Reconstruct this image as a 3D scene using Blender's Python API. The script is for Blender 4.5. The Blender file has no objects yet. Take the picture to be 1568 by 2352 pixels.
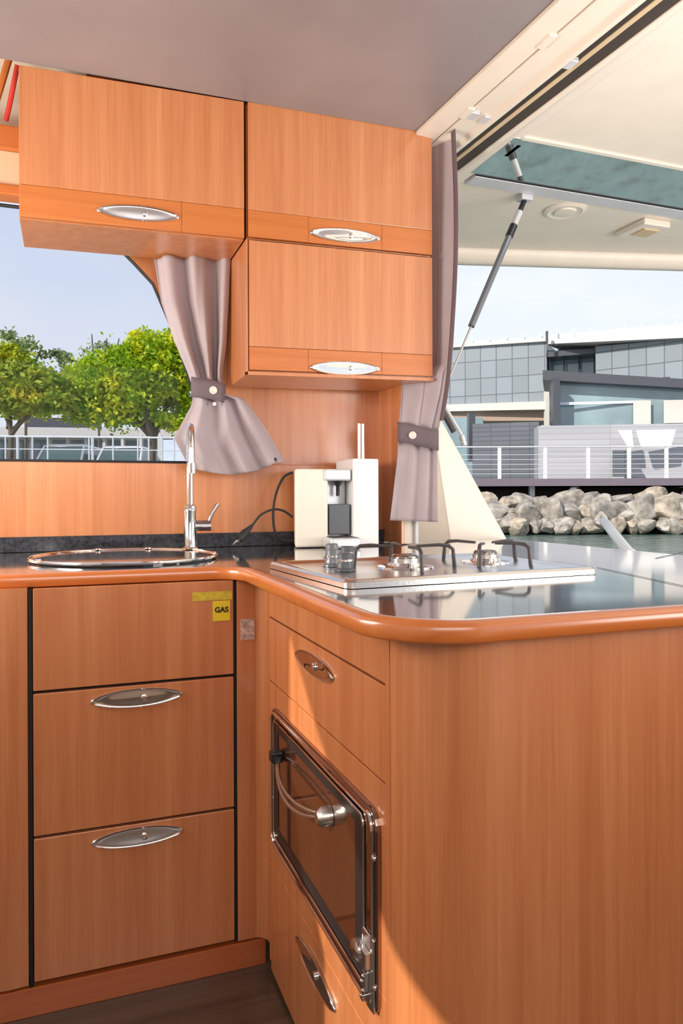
import bpy, bmesh, math, random
from mathutils import Vector, Matrix, noise
random.seed(7)
PI = math.pi
scene = bpy.context.scene
COL = scene.collection

# ------------------------------------------------------------------ camera
FPX = 1700.0
YAW = math.radians(20.3)
ROLL = 0.004
CAM = Vector((0, 0, 1.10))
Fw = Vector((math.sin(YAW), math.cos(YAW), 0))
Rt = Vector((math.cos(YAW), -math.sin(YAW), 0))
Up = Vector((0, 0, 1))
R2 = (Rt - ROLL * Up).normalized()
U2 = (Up + ROLL * Rt).normalized()
cd = bpy.data.cameras.new('camera')
cam = bpy.data.objects.new('camera', cd)
COL.objects.link(cam)
m = Matrix.Identity(4)
for i in range(3):
    m[i][0] = R2[i]; m[i][1] = U2[i]; m[i][2] = -Fw[i]; m[i][3] = CAM[i]
cam.matrix_world = m
cd.sensor_fit = 'HORIZONTAL'
cd.sensor_width = 36
cd.lens = 36 * FPX / 1568
cd.shift_y = -36 / 1568
cd.clip_start = 0.02
cd.clip_end = 2000
scene.camera = cam

# ------------------------------------------------------------------ world, sun, added fill lamps, exposure
vs = scene.view_settings
vs.view_transform = 'Standard'
vs.look = 'None'
vs.gamma = 1
vs.use_curve_mapping = False
vs.exposure = 0.0
w = bpy.data.worlds.new('sky'); scene.world = w; w.use_nodes = True
nt = w.node_tree; nt.nodes.clear()
out = nt.nodes.new('ShaderNodeOutputWorld'); bg = nt.nodes.new('ShaderNodeBackground')
tc = nt.nodes.new('ShaderNodeTexCoord'); sp = nt.nodes.new('ShaderNodeSeparateXYZ')
rp = nt.nodes.new('ShaderNodeValToRGB')
rp.color_ramp.elements[0].position = 0.0; rp.color_ramp.elements[0].color = (0.90, 0.93, 0.96, 1)
rp.color_ramp.elements[1].position = 0.9; rp.color_ramp.elements[1].color = (0.52, 0.64, 0.90, 1)
e = rp.color_ramp.elements.new(0.35); e.color = (0.74, 0.81, 0.95, 1)
mp = nt.nodes.new('ShaderNodeMapping'); mp.inputs['Scale'].default_value = (1.2, 1.2, 4)
nz = nt.nodes.new('ShaderNodeTexNoise'); nz.inputs['Scale'].default_value = 1.6; nz.inputs['Detail'].default_value = 5
cr = nt.nodes.new('ShaderNodeValToRGB')
cr.color_ramp.elements[0].position = 0.45; cr.color_ramp.elements[0].color = (0, 0, 0, 1)
cr.color_ramp.elements[1].position = 0.7; cr.color_ramp.elements[1].color = (1, 1, 1, 1)
mx = nt.nodes.new('ShaderNodeMixRGB'); mx.inputs['Color2'].default_value = (0.93, 0.94, 0.96, 1)
L = nt.links.new
L(tc.outputs['Generated'], sp.inputs[0]); L(sp.outputs['Z'], rp.inputs[0])
L(tc.outputs['Generated'], mp.inputs[0]); L(mp.outputs[0], nz.inputs['Vector']); L(nz.outputs['Fac'], cr.inputs[0])
L(cr.outputs[0], mx.inputs['Fac']); L(rp.outputs[0], mx.inputs['Color1']); L(mx.outputs[0], bg.inputs[0])
bg.inputs[1].default_value = 1.12; L(bg.outputs[0], out.inputs[0])

SUN = Vector((0.75, 0.35, -0.56)).normalized()
sd = bpy.data.lights.new('sun', 'SUN'); sd.energy = 5.2; sd.angle = math.radians(0.6); sd.color = (1, 0.91, 0.79)
so = bpy.data.objects.new('sun', sd); COL.objects.link(so); so.location = (-5, -4, 12)
so.rotation_euler = SUN.to_track_quat('-Z', 'Y').to_euler()

def area(name, loc, direction, sx, sy, power, color):
    d = bpy.data.lights.new(name, 'AREA'); d.shape = 'RECTANGLE'; d.size = sx; d.size_y = sy
    d.energy = power; d.color = color
    o = bpy.data.objects.new(name, d); COL.objects.link(o); o.location = loc
    o.rotation_euler = Vector(direction).to_track_quat('-Z', 'Y').to_euler()
    return o
area('fill_behind_camera', (0.1, -1.12, 1.78), (0.1, 1, 0.02), 1.9, 0.7, 22, (1.0, 0.97, 0.95))  # added fill lamp behind the camera, brightens the cabinet fronts
area('fill_left', (-0.93, 1.80, 1.38), (1, 0.25, 0.38), 0.9, 0.5, 40, (1.0, 0.93, 0.84))  # added fill lamp out of view, lifts cabinet undersides and left-facing sides
area('fill_ceiling', (1.56, 0.90, 1.40), (-0.6, 0.35, 0.8), 0.7, 0.5, 7, (1.0, 0.96, 0.93))  # added fill lamp out of view, brightens the ceiling near the opening
area('fill_cockpit', (3.1, -0.5, 1.0), (-0.50, 0.66, 0.50), 2.2, 1.2, 78, (1.0, 0.93, 0.85))  # added fill lamp, stands in for bounce onto hardtop and peninsula front

# ------------------------------------------------------------------ reading the place: ray through a pixel of the frame
def ray(u, v):
    return Fw + (u - 784) / FPX * R2 + (1140 - v) / FPX * U2
def P(u, v, ax, val):
    d = ray(u, v); i = 'xyz'.index(ax)
    return CAM + d * ((val - CAM[i]) / d[i])
def D(u, v, t):
    return CAM + ray(u, v) * t

# ------------------------------------------------------------------ materials
def new_mat(name):
    mt = bpy.data.materials.new(name); mt.use_nodes = True
    b = mt.node_tree.nodes['Principled BSDF']
    return mt, mt.node_tree, b
def simple(name, col, rough=0.5, metal=0.0, spec=0.5, var=0.06, vs_=8, bump=0.0, bs=200, coat=0):
    mt, t, b = new_mat(name)
    n = t.nodes.new('ShaderNodeTexNoise'); n.inputs['Scale'].default_value = vs_; n.inputs['Detail'].default_value = 4
    c = t.nodes.new('ShaderNodeTexCoord'); t.links.new(c.outputs['Object'], n.inputs['Vector'])
    r = t.nodes.new('ShaderNodeValToRGB')
    r.color_ramp.elements[0].position = 0.3; r.color_ramp.elements[1].position = 0.7
    r.color_ramp.elements[0].color = tuple(max(0, x * (1 - var)) for x in col) + (1,)
    r.color_ramp.elements[1].color = tuple(min(1, x * (1 + var)) for x in col) + (1,)
    t.links.new(n.outputs['Fac'], r.inputs[0]); t.links.new(r.outputs[0], b.inputs['Base Color'])
    b.inputs['Roughness'].default_value = rough; b.inputs['Metallic'].default_value = metal
    b.inputs['Specular IOR Level'].default_value = spec
    b.inputs['Coat Weight'].default_value = coat; b.inputs['Coat Roughness'].default_value = 0.08
    if bump:
        n2 = t.nodes.new('ShaderNodeTexNoise'); n2.inputs['Scale'].default_value = bs
        t.links.new(c.outputs['Object'], n2.inputs['Vector'])
        bp = t.nodes.new('ShaderNodeBump'); bp.inputs['Strength'].default_value = bump; bp.inputs['Distance'].default_value = 0.01
        t.links.new(n2.outputs['Fac'], bp.inputs['Height']); t.links.new(bp.outputs[0], b.inputs['Normal'])
    return mt
def wood(name, dark, mid, light, grain='z', rough=0.35, coat=0.6, fine=1.0):
    mt, t, b = new_mat(name)
    N = t.nodes.new; K = t.links.new
    c = N('ShaderNodeTexCoord')
    def nn(scale, detail=3, rgh=0.55, dist=0.0):
        mpp = N('ShaderNodeMapping'); mpp.inputs['Scale'].default_value = scale
        n = N('ShaderNodeTexNoise'); n.inputs['Scale'].default_value = 1; n.inputs['Detail'].default_value = detail
        n.inputs['Roughness'].default_value = rgh; n.inputs['Distortion'].default_value = dist
        K(c.outputs['Object'], mpp.inputs[0]); K(mpp.outputs[0], n.inputs['Vector']); return n
    def sc(a, l):
        return {'z': (a, a, l), 'x': (l, a, a)}[grain]
    n1 = nn(sc(190 * fine, 5), 3, 0.6)      # fine pores and streaks
    n2 = nn(sc(26, 0.5), 2, 0.5)            # veneer strips
    n3 = nn(sc(55, 1.6), 3, 0.5, 0.6)       # wavy figure
    a1 = N('ShaderNodeMath'); a1.operation = 'MULTIPLY_ADD'; a1.inputs[1].default_value = 0.30
    a2 = N('ShaderNodeMath'); a2.operation = 'MULTIPLY_ADD'; a2.inputs[1].default_value = 0.38
    a3 = N('ShaderNodeMath'); a3.operation = 'MULTIPLY'; a3.inputs[1].default_value = 0.32
    K(n3.outputs['Fac'], a3.inputs[0]); K(n2.outputs['Fac'], a2.inputs[0]); K(a3.outputs[0], a2.inputs[2])
    K(n1.outputs['Fac'], a1.inputs[0]); K(a2.outputs[0], a1.inputs[2])
    r = N('ShaderNodeValToRGB'); el = r.color_ramp.elements
    el[0].position = 0.33; el[0].color = dark + (1,); el[1].position = 0.68; el[1].color = light + (1,)
    x = el.new(0.5); x.color = mid + (1,)
    K(a1.outputs[0], r.inputs[0]); K(r.outputs[0], b.inputs['Base Color'])
    b.inputs['Roughness'].default_value = rough
    b.inputs['Coat Weight'].default_value = coat; b.inputs['Coat Roughness'].default_value = 0.2; b.inputs['Coat IOR'].default_value = 1.6
    bp = N('ShaderNodeBump'); bp.inputs['Strength'].default_value = 0.05; bp.inputs['Distance'].default_value = 0.002
    K(n1.outputs['Fac'], bp.inputs['Height']); K(bp.outputs[0], b.inputs['Normal'])
    return mt
def glassmat(name, col, rough=0.0, thin=True, tint=0.9, mix=0.1):
    mt = bpy.data.materials.new(name); mt.use_nodes = True; t = mt.node_tree; t.nodes.clear()
    o = t.nodes.new('ShaderNodeOutputMaterial'); tr = t.nodes.new('ShaderNodeBsdfTransparent')
    gl = t.nodes.new('ShaderNodeBsdfGlossy'); gl.inputs['Roughness'].default_value = rough
    fr = t.nodes.new('ShaderNodeLayerWeight'); fr.inputs['Blend'].default_value = mix
    mxs = t.nodes.new('ShaderNodeMixShader'); tr.inputs[0].default_value = tuple(c_ * tint for c_ in col) + (1,)
    t.links.new(fr.outputs['Fresnel'], mxs.inputs[0]); t.links.new(tr.outputs[0], mxs.inputs[1]); t.links.new(gl.outputs[0], mxs.inputs[2])
    t.links.new(mxs.outputs[0], o.inputs[0]); return mt

M = {}
M['wood'] = wood('pear_wood_veneer', (0.46, 0.148, 0.048), (0.55, 0.200, 0.073), (0.63, 0.262, 0.108))
M['band'] = wood('cherry_band', (0.46, 0.125, 0.022), (0.54, 0.16, 0.032), (0.60, 0.20, 0.05), grain='x', coat=0.3)
M['rim'] = wood('solid_cherry_edge', (0.50, 0.130, 0.024), (0.58, 0.165, 0.034), (0.64, 0.20, 0.05), grain='x', rough=0.28, coat=0.8, fine=0.6)
M['plinth'] = wood('cherry_plinth', (0.40, 0.09, 0.02), (0.46, 0.12, 0.028), (0.50, 0.14, 0.036), grain='x')
M['floor'] = wood('dark_plank_floor', (0.035, 0.02, 0.012), (0.07, 0.042, 0.025), (0.11, 0.07, 0.045), grain='x', rough=0.45)
M['gap'] = simple('black_gap', (0.008, 0.006, 0.006), 0.8)
M['counter'] = simple('black_gloss_laminate', (0.05, 0.058, 0.072), 0.05, 0, 0.7, 0.5, 60, coat=1.0)
for k_, v_ in (('IOR', 2.3), ('Coat IOR', 2.0)): M['counter'].node_tree.nodes['Principled BSDF'].inputs[k_].default_value = v_
M['upstand'] = simple('black_granite_upstand', (0.02, 0.022, 0.03), 0.25, 0, 0.5, 0.9, 90)
M['chrome'] = simple('chrome', (0.86, 0.86, 0.87), 0.06, 1)
M['steel'] = simple('brushed_steel', (0.66, 0.64, 0.62), 0.24, 1, bump=0.02)
M['darkchrome'] = simple('dark_chrome', (0.45, 0.42, 0.42), 0.12, 1)
M['black'] = simple('black_enamel', (0.015, 0.015, 0.017), 0.35)
M['rubber'] = simple('black_rubber', (0.02, 0.02, 0.022), 0.6)
M['grate'] = simple('grey_black_cast_iron', (0.05, 0.045, 0.05), 0.4)
M['knob'] = simple('grey_knob_plastic', (0.20, 0.215, 0.24), 0.3, 0.4)
M['curtain'] = simple('mauve_grey_curtain_cloth', (0.43, 0.36, 0.38), 0.85, bump=0.12, bs=700)
M['tie'] = simple('dark_mauve_cloth', (0.155, 0.115, 0.13), 0.85, bump=0.12, bs=700)
M['button'] = simple('cream_button', (0.75, 0.68, 0.60), 0.35)
M['ceiling'] = simple('taupe_vinyl_headliner', (0.27, 0.225, 0.225), 0.36, 0, 0.6, 0.10, 3)
M['cream'] = simple('cream_gelcoat', (0.80, 0.71, 0.60), 0.35, var=0.03)
M['cream2'] = simple('pale_cream_gelcoat', (0.80, 0.71, 0.61), 0.3, var=0.02)
M['tan'] = simple('tan_seal', (0.62, 0.47, 0.29), 0.5)
M['peach'] = simple('peach_panel', (0.74, 0.50, 0.32), 0.5, var=0.03)
M['darkgroove'] = simple('dark_brown_channel', (0.05, 0.035, 0.028), 0.5)
M['alu'] = simple('grey_aluminium', (0.62, 0.62, 0.64), 0.4, 0.1)
M['white'] = simple('white_gloss_plastic', (0.80, 0.80, 0.80), 0.25)
M['machine_cream'] = simple('cream_plastic', (0.82, 0.76, 0.66), 0.3, var=0.02)
M['silver'] = simple('silver_plastic', (0.62, 0.64, 0.67), 0.3, 0.35)
M['slate'] = simple('slate_grey_plastic', (0.085, 0.095, 0.11), 0.4)
M['yellow'] = simple('yellow_label', (0.80, 0.62, 0.02), 0.5)
M['yellow2'] = simple('olive_yellow_tape', (0.60, 0.47, 0.03), 0.5, var=0.2, vs_=90)
M['foil'] = simple('silver_foil_sticker', (0.55, 0.48, 0.46), 0.3, 0.4, var=0.5, vs_=120)
M['red'] = simple('red_webbing', (0.50, 0.03, 0.02), 0.7)
M['glass'] = glassmat('clear_window_glass', (0.90, 0.92, 0.96), tint=0.95)
M['smoke'] = simple('brown_oven_glass', (0.05, 0.018, 0.008), 0.05, 0, 0.9, 0.1, 3, coat=1)
M['ovenframe'] = simple('bronze_mirror_steel', (0.42, 0.30, 0.25), 0.10, 1)
M['sinkglass'] = simple('black_glass_lid', (0.012, 0.012, 0.014), 0.03, 0, 0.9, coat=1)
M['skyglass'] = simple('mirror_tinted_skylight_glass', (0.80, 0.84, 0.84), 0.04, 0.95)

# ------------------------------------------------------------------ mesh helpers
class MB:
    def __init__(s): s.v = []; s.f = []; s.sm = []
    def add(s, vv, ff, smooth=False):
        n = len(s.v); s.v += [Vector(x) for x in vv]
        s.f += [tuple(n + i for i in f) for f in ff]; s.sm += [smooth] * len(ff); return s
    def box(s, x0, x1, y0, y1, z0, z1, tf=None):
        vv = [Vector((x, y, z)) for z in (z0, z1) for y in (y0, y1) for x in (x0, x1)]
        if tf: vv = [tf(p) for p in vv]
        return s.add(vv, [(0, 2, 3, 1), (4, 5, 7, 6), (0, 1, 5, 4), (2, 6, 7, 3), (0, 4, 6, 2), (1, 3, 7, 5)])
    def prism(s, pts, vec, smooth=False):
        """polygon (list of 3D points) swept along vec"""
        n = len(pts); pts = [Vector(p) for p in pts]; vec = Vector(vec)
        nrm = Vector((0, 0, 0))
        for i in range(n): nrm += pts[i].cross(pts[(i + 1) % n])
        if nrm.dot(vec) > 0: pts = pts[::-1]
        s.add(pts + [p + vec for p in pts], [tuple(range(n)), tuple(range(2 * n - 1, n - 1, -1))])
        k = len(s.v) - 2 * n
        for i in range(n):
            j = (i + 1) % n
            s.f.append((k + j, k + i, k + n + i, k + n + j)); s.sm.append(smooth)
        return s
    def tube(s, pts, r, n=10, caps=True, closed=False):
        pts = [Vector(p) for p in pts]; rr = r if isinstance(r, (list, tuple)) else [r] * len(pts)
        rings = []; up = None
        for i, p in enumerate(pts):
            if closed: t = pts[(i + 1) % len(pts)] - pts[i - 1]
            else: t = (pts[min(i + 1, len(pts) - 1)] - pts[max(i - 1, 0)])
            t.normalize()
            if up is None:
                up = Vector((0, 0, 1)) if abs(t.z) < 0.9 else Vector((1, 0, 0))
            a = (up - t * up.dot(t)).normalized(); b = t.cross(a); up = a
            rings.append([p + (a * math.cos(2 * PI * k / n) + b * math.sin(2 * PI * k / n)) * rr[i] for k in range(n)])
        vv = [q for ring in rings for q in ring]; ff = []
        m_ = len(pts)
        for i in range(m_ if closed else m_ - 1):
            i2 = (i + 1) % m_
            for k in range(n):
                ff.append((i * n + k, i * n + (k + 1) % n, i2 * n + (k + 1) % n, i2 * n + k))
        s.add(vv, ff, True)
        if caps and not closed:
            k = len(s.v) - len(vv)
            s.f.append(tuple(k + i for i in range(n))[::-1]); s.sm.append(False)
            s.f.append(tuple(k + (m_ - 1) * n + i for i in range(n))); s.sm.append(False)
        return s
    def lathe(s, c, prof, n=28, axis=(0, 0, 1)):
        c = Vector(c); ax = Vector(axis).normalized()
        a = ax.orthogonal().normalized(); b = ax.cross(a)
        vv = []; ff = []
        for (r, h) in prof:
            for k in range(n):
                an = 2 * PI * k / n
                vv.append(c + ax * h + (a * math.cos(an) + b * math.sin(an)) * r)
        for i in range(len(prof) - 1):
            for k in range(n):
                ff.append((i * n + k, i * n + (k + 1) % n, (i + 1) * n + (k + 1) % n, (i + 1) * n + k))
        s.add(vv, ff, True)
        k = len(s.v) - len(vv)
        s.f.append(tuple(k + i for i in range(n))[::-1]); s.sm.append(False)
        s.f.append(tuple(k + (len(prof) - 1) * n + i for i in range(n))); s.sm.append(False)
        return s
    def cyl(s, a, b, r, n=20): return s.tube([a, b], r, n)
    def grid(s, fn, nu, nv, smooth=True):
        vv = [fn(i / nu, j / nv) for j in range(nv + 1) for i in range(nu + 1)]
        ff = [(j * (nu + 1) + i, j * (nu + 1) + i + 1, (j + 1) * (nu + 1) + i + 1, (j + 1) * (nu + 1) + i) for j in range(nv) for i in range(nu)]
        return s.add(vv, ff, smooth)
    def build(s, name, mat, parent=None, bevel=0.0, solid=0.0, sharp=40, tf=None, seg=2):
        off = Vector((0, 0, 0))
        p = parent
        while p is not None: off += p.location; p = p.parent
        me = bpy.data.meshes.new(name)
        vv = [tf(x) for x in s.v] if tf else s.v
        me.from_pydata([x - off for x in vv], [], s.f)
        me.polygons.foreach_set('use_smooth', [bool(x) for x in s.sm])
        bm = bmesh.new(); bm.from_mesh(me)
        if not solid: bmesh.ops.recalc_face_normals(bm, faces=bm.faces)
        bm.to_mesh(me); bm.free()
        if any(s.sm): me.set_sharp_from_angle(angle=math.radians(sharp))
        o = bpy.data.objects.new(name, me); COL.objects.link(o)
        me.materials.append(mat if not isinstance(mat, str) else M[mat])
        if parent is not None: o.parent = parent
        if solid:
            md = o.modifiers.new('solid', 'SOLIDIFY'); md.thickness = solid; md.offset = 0
        if bevel:
            md = o.modifiers.new('bevel', 'BEVEL'); md.width = bevel; md.segments = seg; md.limit_method = 'ANGLE'; md.angle_limit = math.radians(40)
        return o
def tag(o, label=None, cat=None, group=None, kind=None):
    if label: o['label'] = label
    if cat: o['category'] = cat
    if group: o['group'] = group
    if kind: o['kind'] = kind
    return o
def thing(name, loc, label, cat, group=None):
    o = bpy.data.objects.new(name, None); COL.objects.link(o); o.location = loc; o.empty_display_size = 0.05
    return tag(o, label, cat, group)
def struct(o): o['kind'] = 'structure'; return o
def arc(cx, cy, r, a0, a1, n, z=0):
    return [Vector((cx + r * math.cos(math.radians(a0 + (a1 - a0) * i / n)), cy + r * math.sin(math.radians(a0 + (a1 - a0) * i / n)), z)) for i in range(n + 1)]

# ================================================================== THE SETTING
struct(MB().box(-1.0, 1.62, -1.2, 2.5, -0.03, 0.0).build('floor', 'floor'))
# headliner with a rounded step where it meets the side header (header runs 2.6 degrees off the cabin axis)
def hx(sv, y): return sv - 0.045 * y
cz = 2.272
c_ = MB(); c_.prism([(-1.0, -1.2, cz), (hx(1.152, -1.2), -1.2, cz), (hx(1.152, 2.15), 2.15, cz), (-1.0, 2.15, cz - 0.02)], (0, 0, 0.05))
struct(c_.build('ceiling', 'ceiling', bevel=0.006))
c_ = MB(); c_.box(-1.0, 1.12, 2.15, 2.5, 2.44, 2.47); c_.box(-1.0, 1.12, 2.13, 2.15, 2.32, 2.47)
struct(c_.build('trim_1', 'cream'))

# header with the sliding tracks
prof = [(1.152, 2.272, 'cream'), (1.152, 2.262), (1.222, 2.258), (1.222, 2.275), (1.232, 2.275), (1.232, 2.262), (1.300, 2.262), (1.312, 2.250), (1.328, 2.250), (1.328, 2.33), (1.165, 2.33)]
hp = MB(); Y0, Y1 = -1.2, 2.34
def header_poly(pr, y0=Y0, y1=Y1):
    a = [Vector((hx(p[0], y0), y0, p[1])) for p in pr]; d = Vector((hx(0, y1) - hx(0, y0), y1 - y0, 0))
    return a, d
a, d = header_poly(prof); hp.prism(a, d); struct(hp.build('trim_2', 'cream', bevel=0.002))
hp = MB()
a, d = header_poly([(1.328, 2.33), (1.328, 2.266), (1.420, 2.266), (1.420, 2.33)]); hp.prism(a, d); struct(hp.build('trim_3', 'darkgroove'))
hp = MB()
a, d = header_poly([(1.362, 2.27), (1.362, 2.2635), (1.380, 2.2635), (1.380, 2.27)]); hp.prism(a, d); struct(hp.build('trim_4', 'tan', bevel=0.003))
hp = MB()
a, d = header_poly([(1.420, 2.33), (1.420, 2.262), (1.435, 2.258), (1.440, 2.266), (1.492, 2.268), (1.492, 2.33)], Y0, 2.42); hp.prism(a, d); struct(hp.build('trim_5', 'cream2', bevel=0.002))
# stops and clips in the tracks
st = MB()
for (u_, v_) in ((1308, 143), (1085, 262), (1115, 272)):
    p = P(u_, v_, 'z', 2.262); st.box(p.x - 0.014, p.x + 0.014, p.y - 0.02, p.y + 0.02, 2.254, 2.285)
struct(st.build('trim_6', 'alu', bevel=0.002))
st = MB()
for (u_, v_) in ((1255, 92), (1072, 257)):
    p = P(u_, v_, 'z', 2.262); st.box(p.x - 0.012, p.x + 0.012, p.y - 0.03, p.y + 0.03, 2.255, 2.27)
struct(st.build('trim_7', 'cream2', bevel=0.002))

# back wall: lower wood panel, ledge, recessed upper panel, window surround
YW = 2.42
wb = MB(); wb.box(-1.0, 1.055, YW, YW + 0.03, 0.0, 1.208); struct(wb.build('wall_back', 'wood', bevel=0.002))
win = [(-0.95, 1.212), (0.47, 1.212), (0.405, 1.40), (0.335, 1.62), (0.262, 1.79), (0.203, 1.85), (0.06, 1.985), (-0.95, 1.985)]
wr = MB()
wr.prism([(0.47, YW + .03, 1.208), (1.055, YW + .03, 1.208), (1.055, YW + .03, 2.44), (0.06, YW + .03, 2.44), (0.06, YW + .03, 1.985), (0.203, YW + .03, 1.85), (0.262, YW + .03, 1.79), (0.335, YW + .03, 1.62), (0.405, YW + .03, 1.40)], (0, 0.03, 0))
struct(wr.build('wall_back_upper', 'wood'))
wr = MB(); wr.box(-1.0, 0.06, YW + .01, YW + .04, 2.185, 2.44); struct(wr.build('wall_back_top', 'cream'))
# window frame and pane
gs = MB(); gs.tube([(x, YW + 0.035, z) for x, z in win], 0.006, 8, closed=True)
fr = struct(gs.build('window_1', 'rubber'))
pn = MB(); pn.prism([(x, YW + 0.048, z) for x, z in win], (0, 0.004, 0)); pn.build('pane', 'glass', fr)
# valance over the window: trim, peach panel, rail
v1 = MB(); v1.box(-1.0, -0.02, 2.36, 2.43, 1.985, 2.015); struct(v1.build('trim_8', 'band', bevel=0.004))
v1 = MB(); v1.box(-1.0, -0.02, 2.37, 2.43, 2.015, 2.115); struct(v1.build('trim_9', 'peach', bevel=0.002))
v1 = MB(); v1.box(-1.0, -0.02, 2.355, 2.43, 2.115, 2.185); struct(v1.build('trim_10', 'band', bevel=0.004))

# niche side wall and post at the opening
ns = MB(); ns.prism([(1.05, 2.46, 0.94), (1.05, 2.29, 0.94), (1.05, 2.29, 1.476), (1.05, 2.46, 1.476)], (0.012, 0, 0)); struct(ns.build('wall_right', 'wood'))
ps = MB(); ps.box(1.062, 1.10, 2.27, 2.45, 0.938, 2.27); struct(ps.build('trim_11', 'cream', bevel=0.003))
ps = MB(); ps.box(1.05, 1.062, 2.262, 2.29, 0.938, 1.474); struct(ps.build('trim_12', 'wood', bevel=0.002))
ps = MB(); ps.box(1.10, 1.112, 2.255, 2.275, 0.938, 2.25); struct(ps.build('trim_13', 'alu', bevel=0.002))

# side wall behind the viewer with an added slot, outlined to cast the sun patch
XL = -0.97; XF = 0.435
def back_to_wall(p, q=XL):
    return p - SUN * ((p.x - q) / SUN.x)
patch = [P(u_, v_, 'x', XF) for u_, v_ in ((664, 1452), (662, 1650), (694, 1980), (745, 2200), (745, 2420), (1010, 2420), (905, 2180), (800, 1880), (738, 1702))]
hole = [back_to_wall(p) for p in patch]
bmw = bmesh.new()
outer = [(-1.2, -0.0), (2.5, -0.0), (2.5, 2.45), (-1.2, 2.45)]
ov = [bmw.verts.new((XL, y, z)) for y, z in outer]; hv = [bmw.verts.new(h) for h in hole]
ee = [bmw.edges.new((ov[i], ov[(i + 1) % 4])) for i in range(4)] + [bmw.edges.new((hv[i], hv[(i + 1) % len(hv)])) for i in range(len(hv))]
bmesh.ops.triangle_fill(bmw, use_beauty=True, use_dissolve=False, edges=ee)
me = bpy.data.meshes.new('wall_left'); bmw.to_mesh(me); bmw.free(); me.materials.append(M['cream'])
wl = bpy.data.objects.new('wall_left', me); COL.objects.link(wl); struct(wl)
md = wl.modifiers.new('solid', 'SOLIDIFY'); md.thickness = 0.012; md.offset = 0
struct(MB().box(-1.0, 1.3, -1.24, -1.2, 0, 2.33).build('wall_front', 'cream'))
struct(MB().box(1.6, 1.63, -1.2, 0.84, 0, 0.9).build('wall_right_low', 'wood'))

# ================================================================== BASE CABINETS
YF = 1.70
def almond(c, ux, uy, nrm, w_, h_, parent, mat='chrome', dep=0.010, label=None, flat=0.0):
    """recessed almond pull: thin outer lip, dished centre, small push button"""
    c, ux, uy, nrm = Vector(c), Vector(ux), Vector(uy), Vector(nrm)
    n = 36; m_ = MB()
    def outl(k, s_):
        a_ = 2 * PI * k / n; x = math.cos(a_); y = math.sin(a_)
        y = math.copysign(abs(y) ** 1.12, y)
        if y < 0: y *= (1 - flat)
        return ux * (x * w_ / 2 * s_) + uy * (y * h_ / 2 * s_)
    levels = [(1.0, 0.0), (1.0, 0.002), (0.96, 0.0045), (0.91, 0.0030), (0.75, 0.0028), (0.5, 0.0034), (0.25, 0.0038)]
    vv = []; ff = []
    for s_, d_ in levels:
        for k in range(n): vv.append(c + outl(k, s_) + nrm * (d_ + 0.001))
    vv.append(c + nrm * 0.005)
    for i in range(len(levels) - 1):
        for k in range(n): ff.append((i * n + k, i * n + (k + 1) % n, (i + 1) * n + (k + 1) % n, (i + 1) * n + k))
    for k in range(n): ff.append(((len(levels) - 1) * n + k, (len(levels) - 1) * n + (k + 1) % n, len(levels) * n))
    m_.add(vv, ff, True)
    o = m_.build('handle', mat, parent, sharp=60)
    b = MB(); r_ = h_ * 0.17
    b.lathe(c + ux * (w_ * 0.07), [(r_ * 1.25, 0.0), (r_ * 1.25, 0.004), (r_, 0.005), (r_, 0.009), (r_ * 0.7, 0.010)], 20, nrm)
    b.build('latch_button', 'chrome', o)
    return o

# --- sink run cabinet
sc = thing('sink_cabinet', (0.15, YF, 0), 'pear-wood sink cabinet with two large drawers and a yellow GAS sticker, under the round sink', 'cabinet')
b = MB(); b.box(-0.075, 0.364, YF + 0.012, YF + 0.03, 0.07, 0.905); b.box(-0.079, -0.072, YF + 0.002, YF + 0.012, 0.06, 0.905); b.box(0.360, 0.368, YF + 0.002, YF + 0.012, 0.066, 0.905)
b.build('carcass', 'gap', sc)
fp = MB(); fp.box(-0.070, 0.360, YF, YF + 0.018, 0.6885, 0.906); fpo = fp.build('fixed_panel', 'wood', sc, bevel=0.0015)
for zz in ((0.380, 0.682), (0.071, 0.374)):
    dm = MB(); dm.box(-0.070, 0.360, YF, YF + 0.018, zz[0], zz[1]); dr = dm.build('drawer', 'wood', sc, bevel=0.0015)
    almond((0.144, YF, zz[1] - 0.027), (1, 0, 0), (0, 0, 1), (0, -1, 0), 0.20, 0.042, dr)
# stickers
s1 = MB(); s1.box(0.266, 0.357, YF - 0.0012, YF - 0.0002, 0.862, 0.882); s1.build('tape_label', 'yellow2', fpo)
s1 = MB(); s1.box(0.312, 0.352, YF - 0.0016, YF - 0.0004, 0.814, 0.860); ys = s1.build('warning_sticker', 'yellow', fpo)
def text(body, loc, size, mat, parent, rot=(PI / 2, 0, 0), name='lettering', bold=0.0):
    cu = bpy.data.curves.new('t', 'FONT'); cu.body = body; cu.size = size; cu.extrude = 0.0004; cu.offset = bold; cu.align_x = 'CENTER'; cu.align_y = 'CENTER'
    to = bpy.data.objects.new('t', cu); COL.objects.link(to)
    dg = bpy.context.evaluated_depsgraph_get(); me_ = bpy.data.meshes.new_from_object(to.evaluated_get(dg))
    bpy.data.objects.remove(to)
    o = bpy.data.objects.new(name, me_); COL.objects.link(o); me_.materials.clear(); me_.materials.append(M[mat])
    off = Vector((0, 0, 0)); p = parent
    while p is not None: off += p.location; p = p.parent
    o.location = Vector(loc) - off; o.rotation_euler = rot; o.parent = parent; return o
tx = text('GAS', (0.332, YF - 0.002, 0.839), 0.017, 'black', fpo, bold=0.0006)
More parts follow.
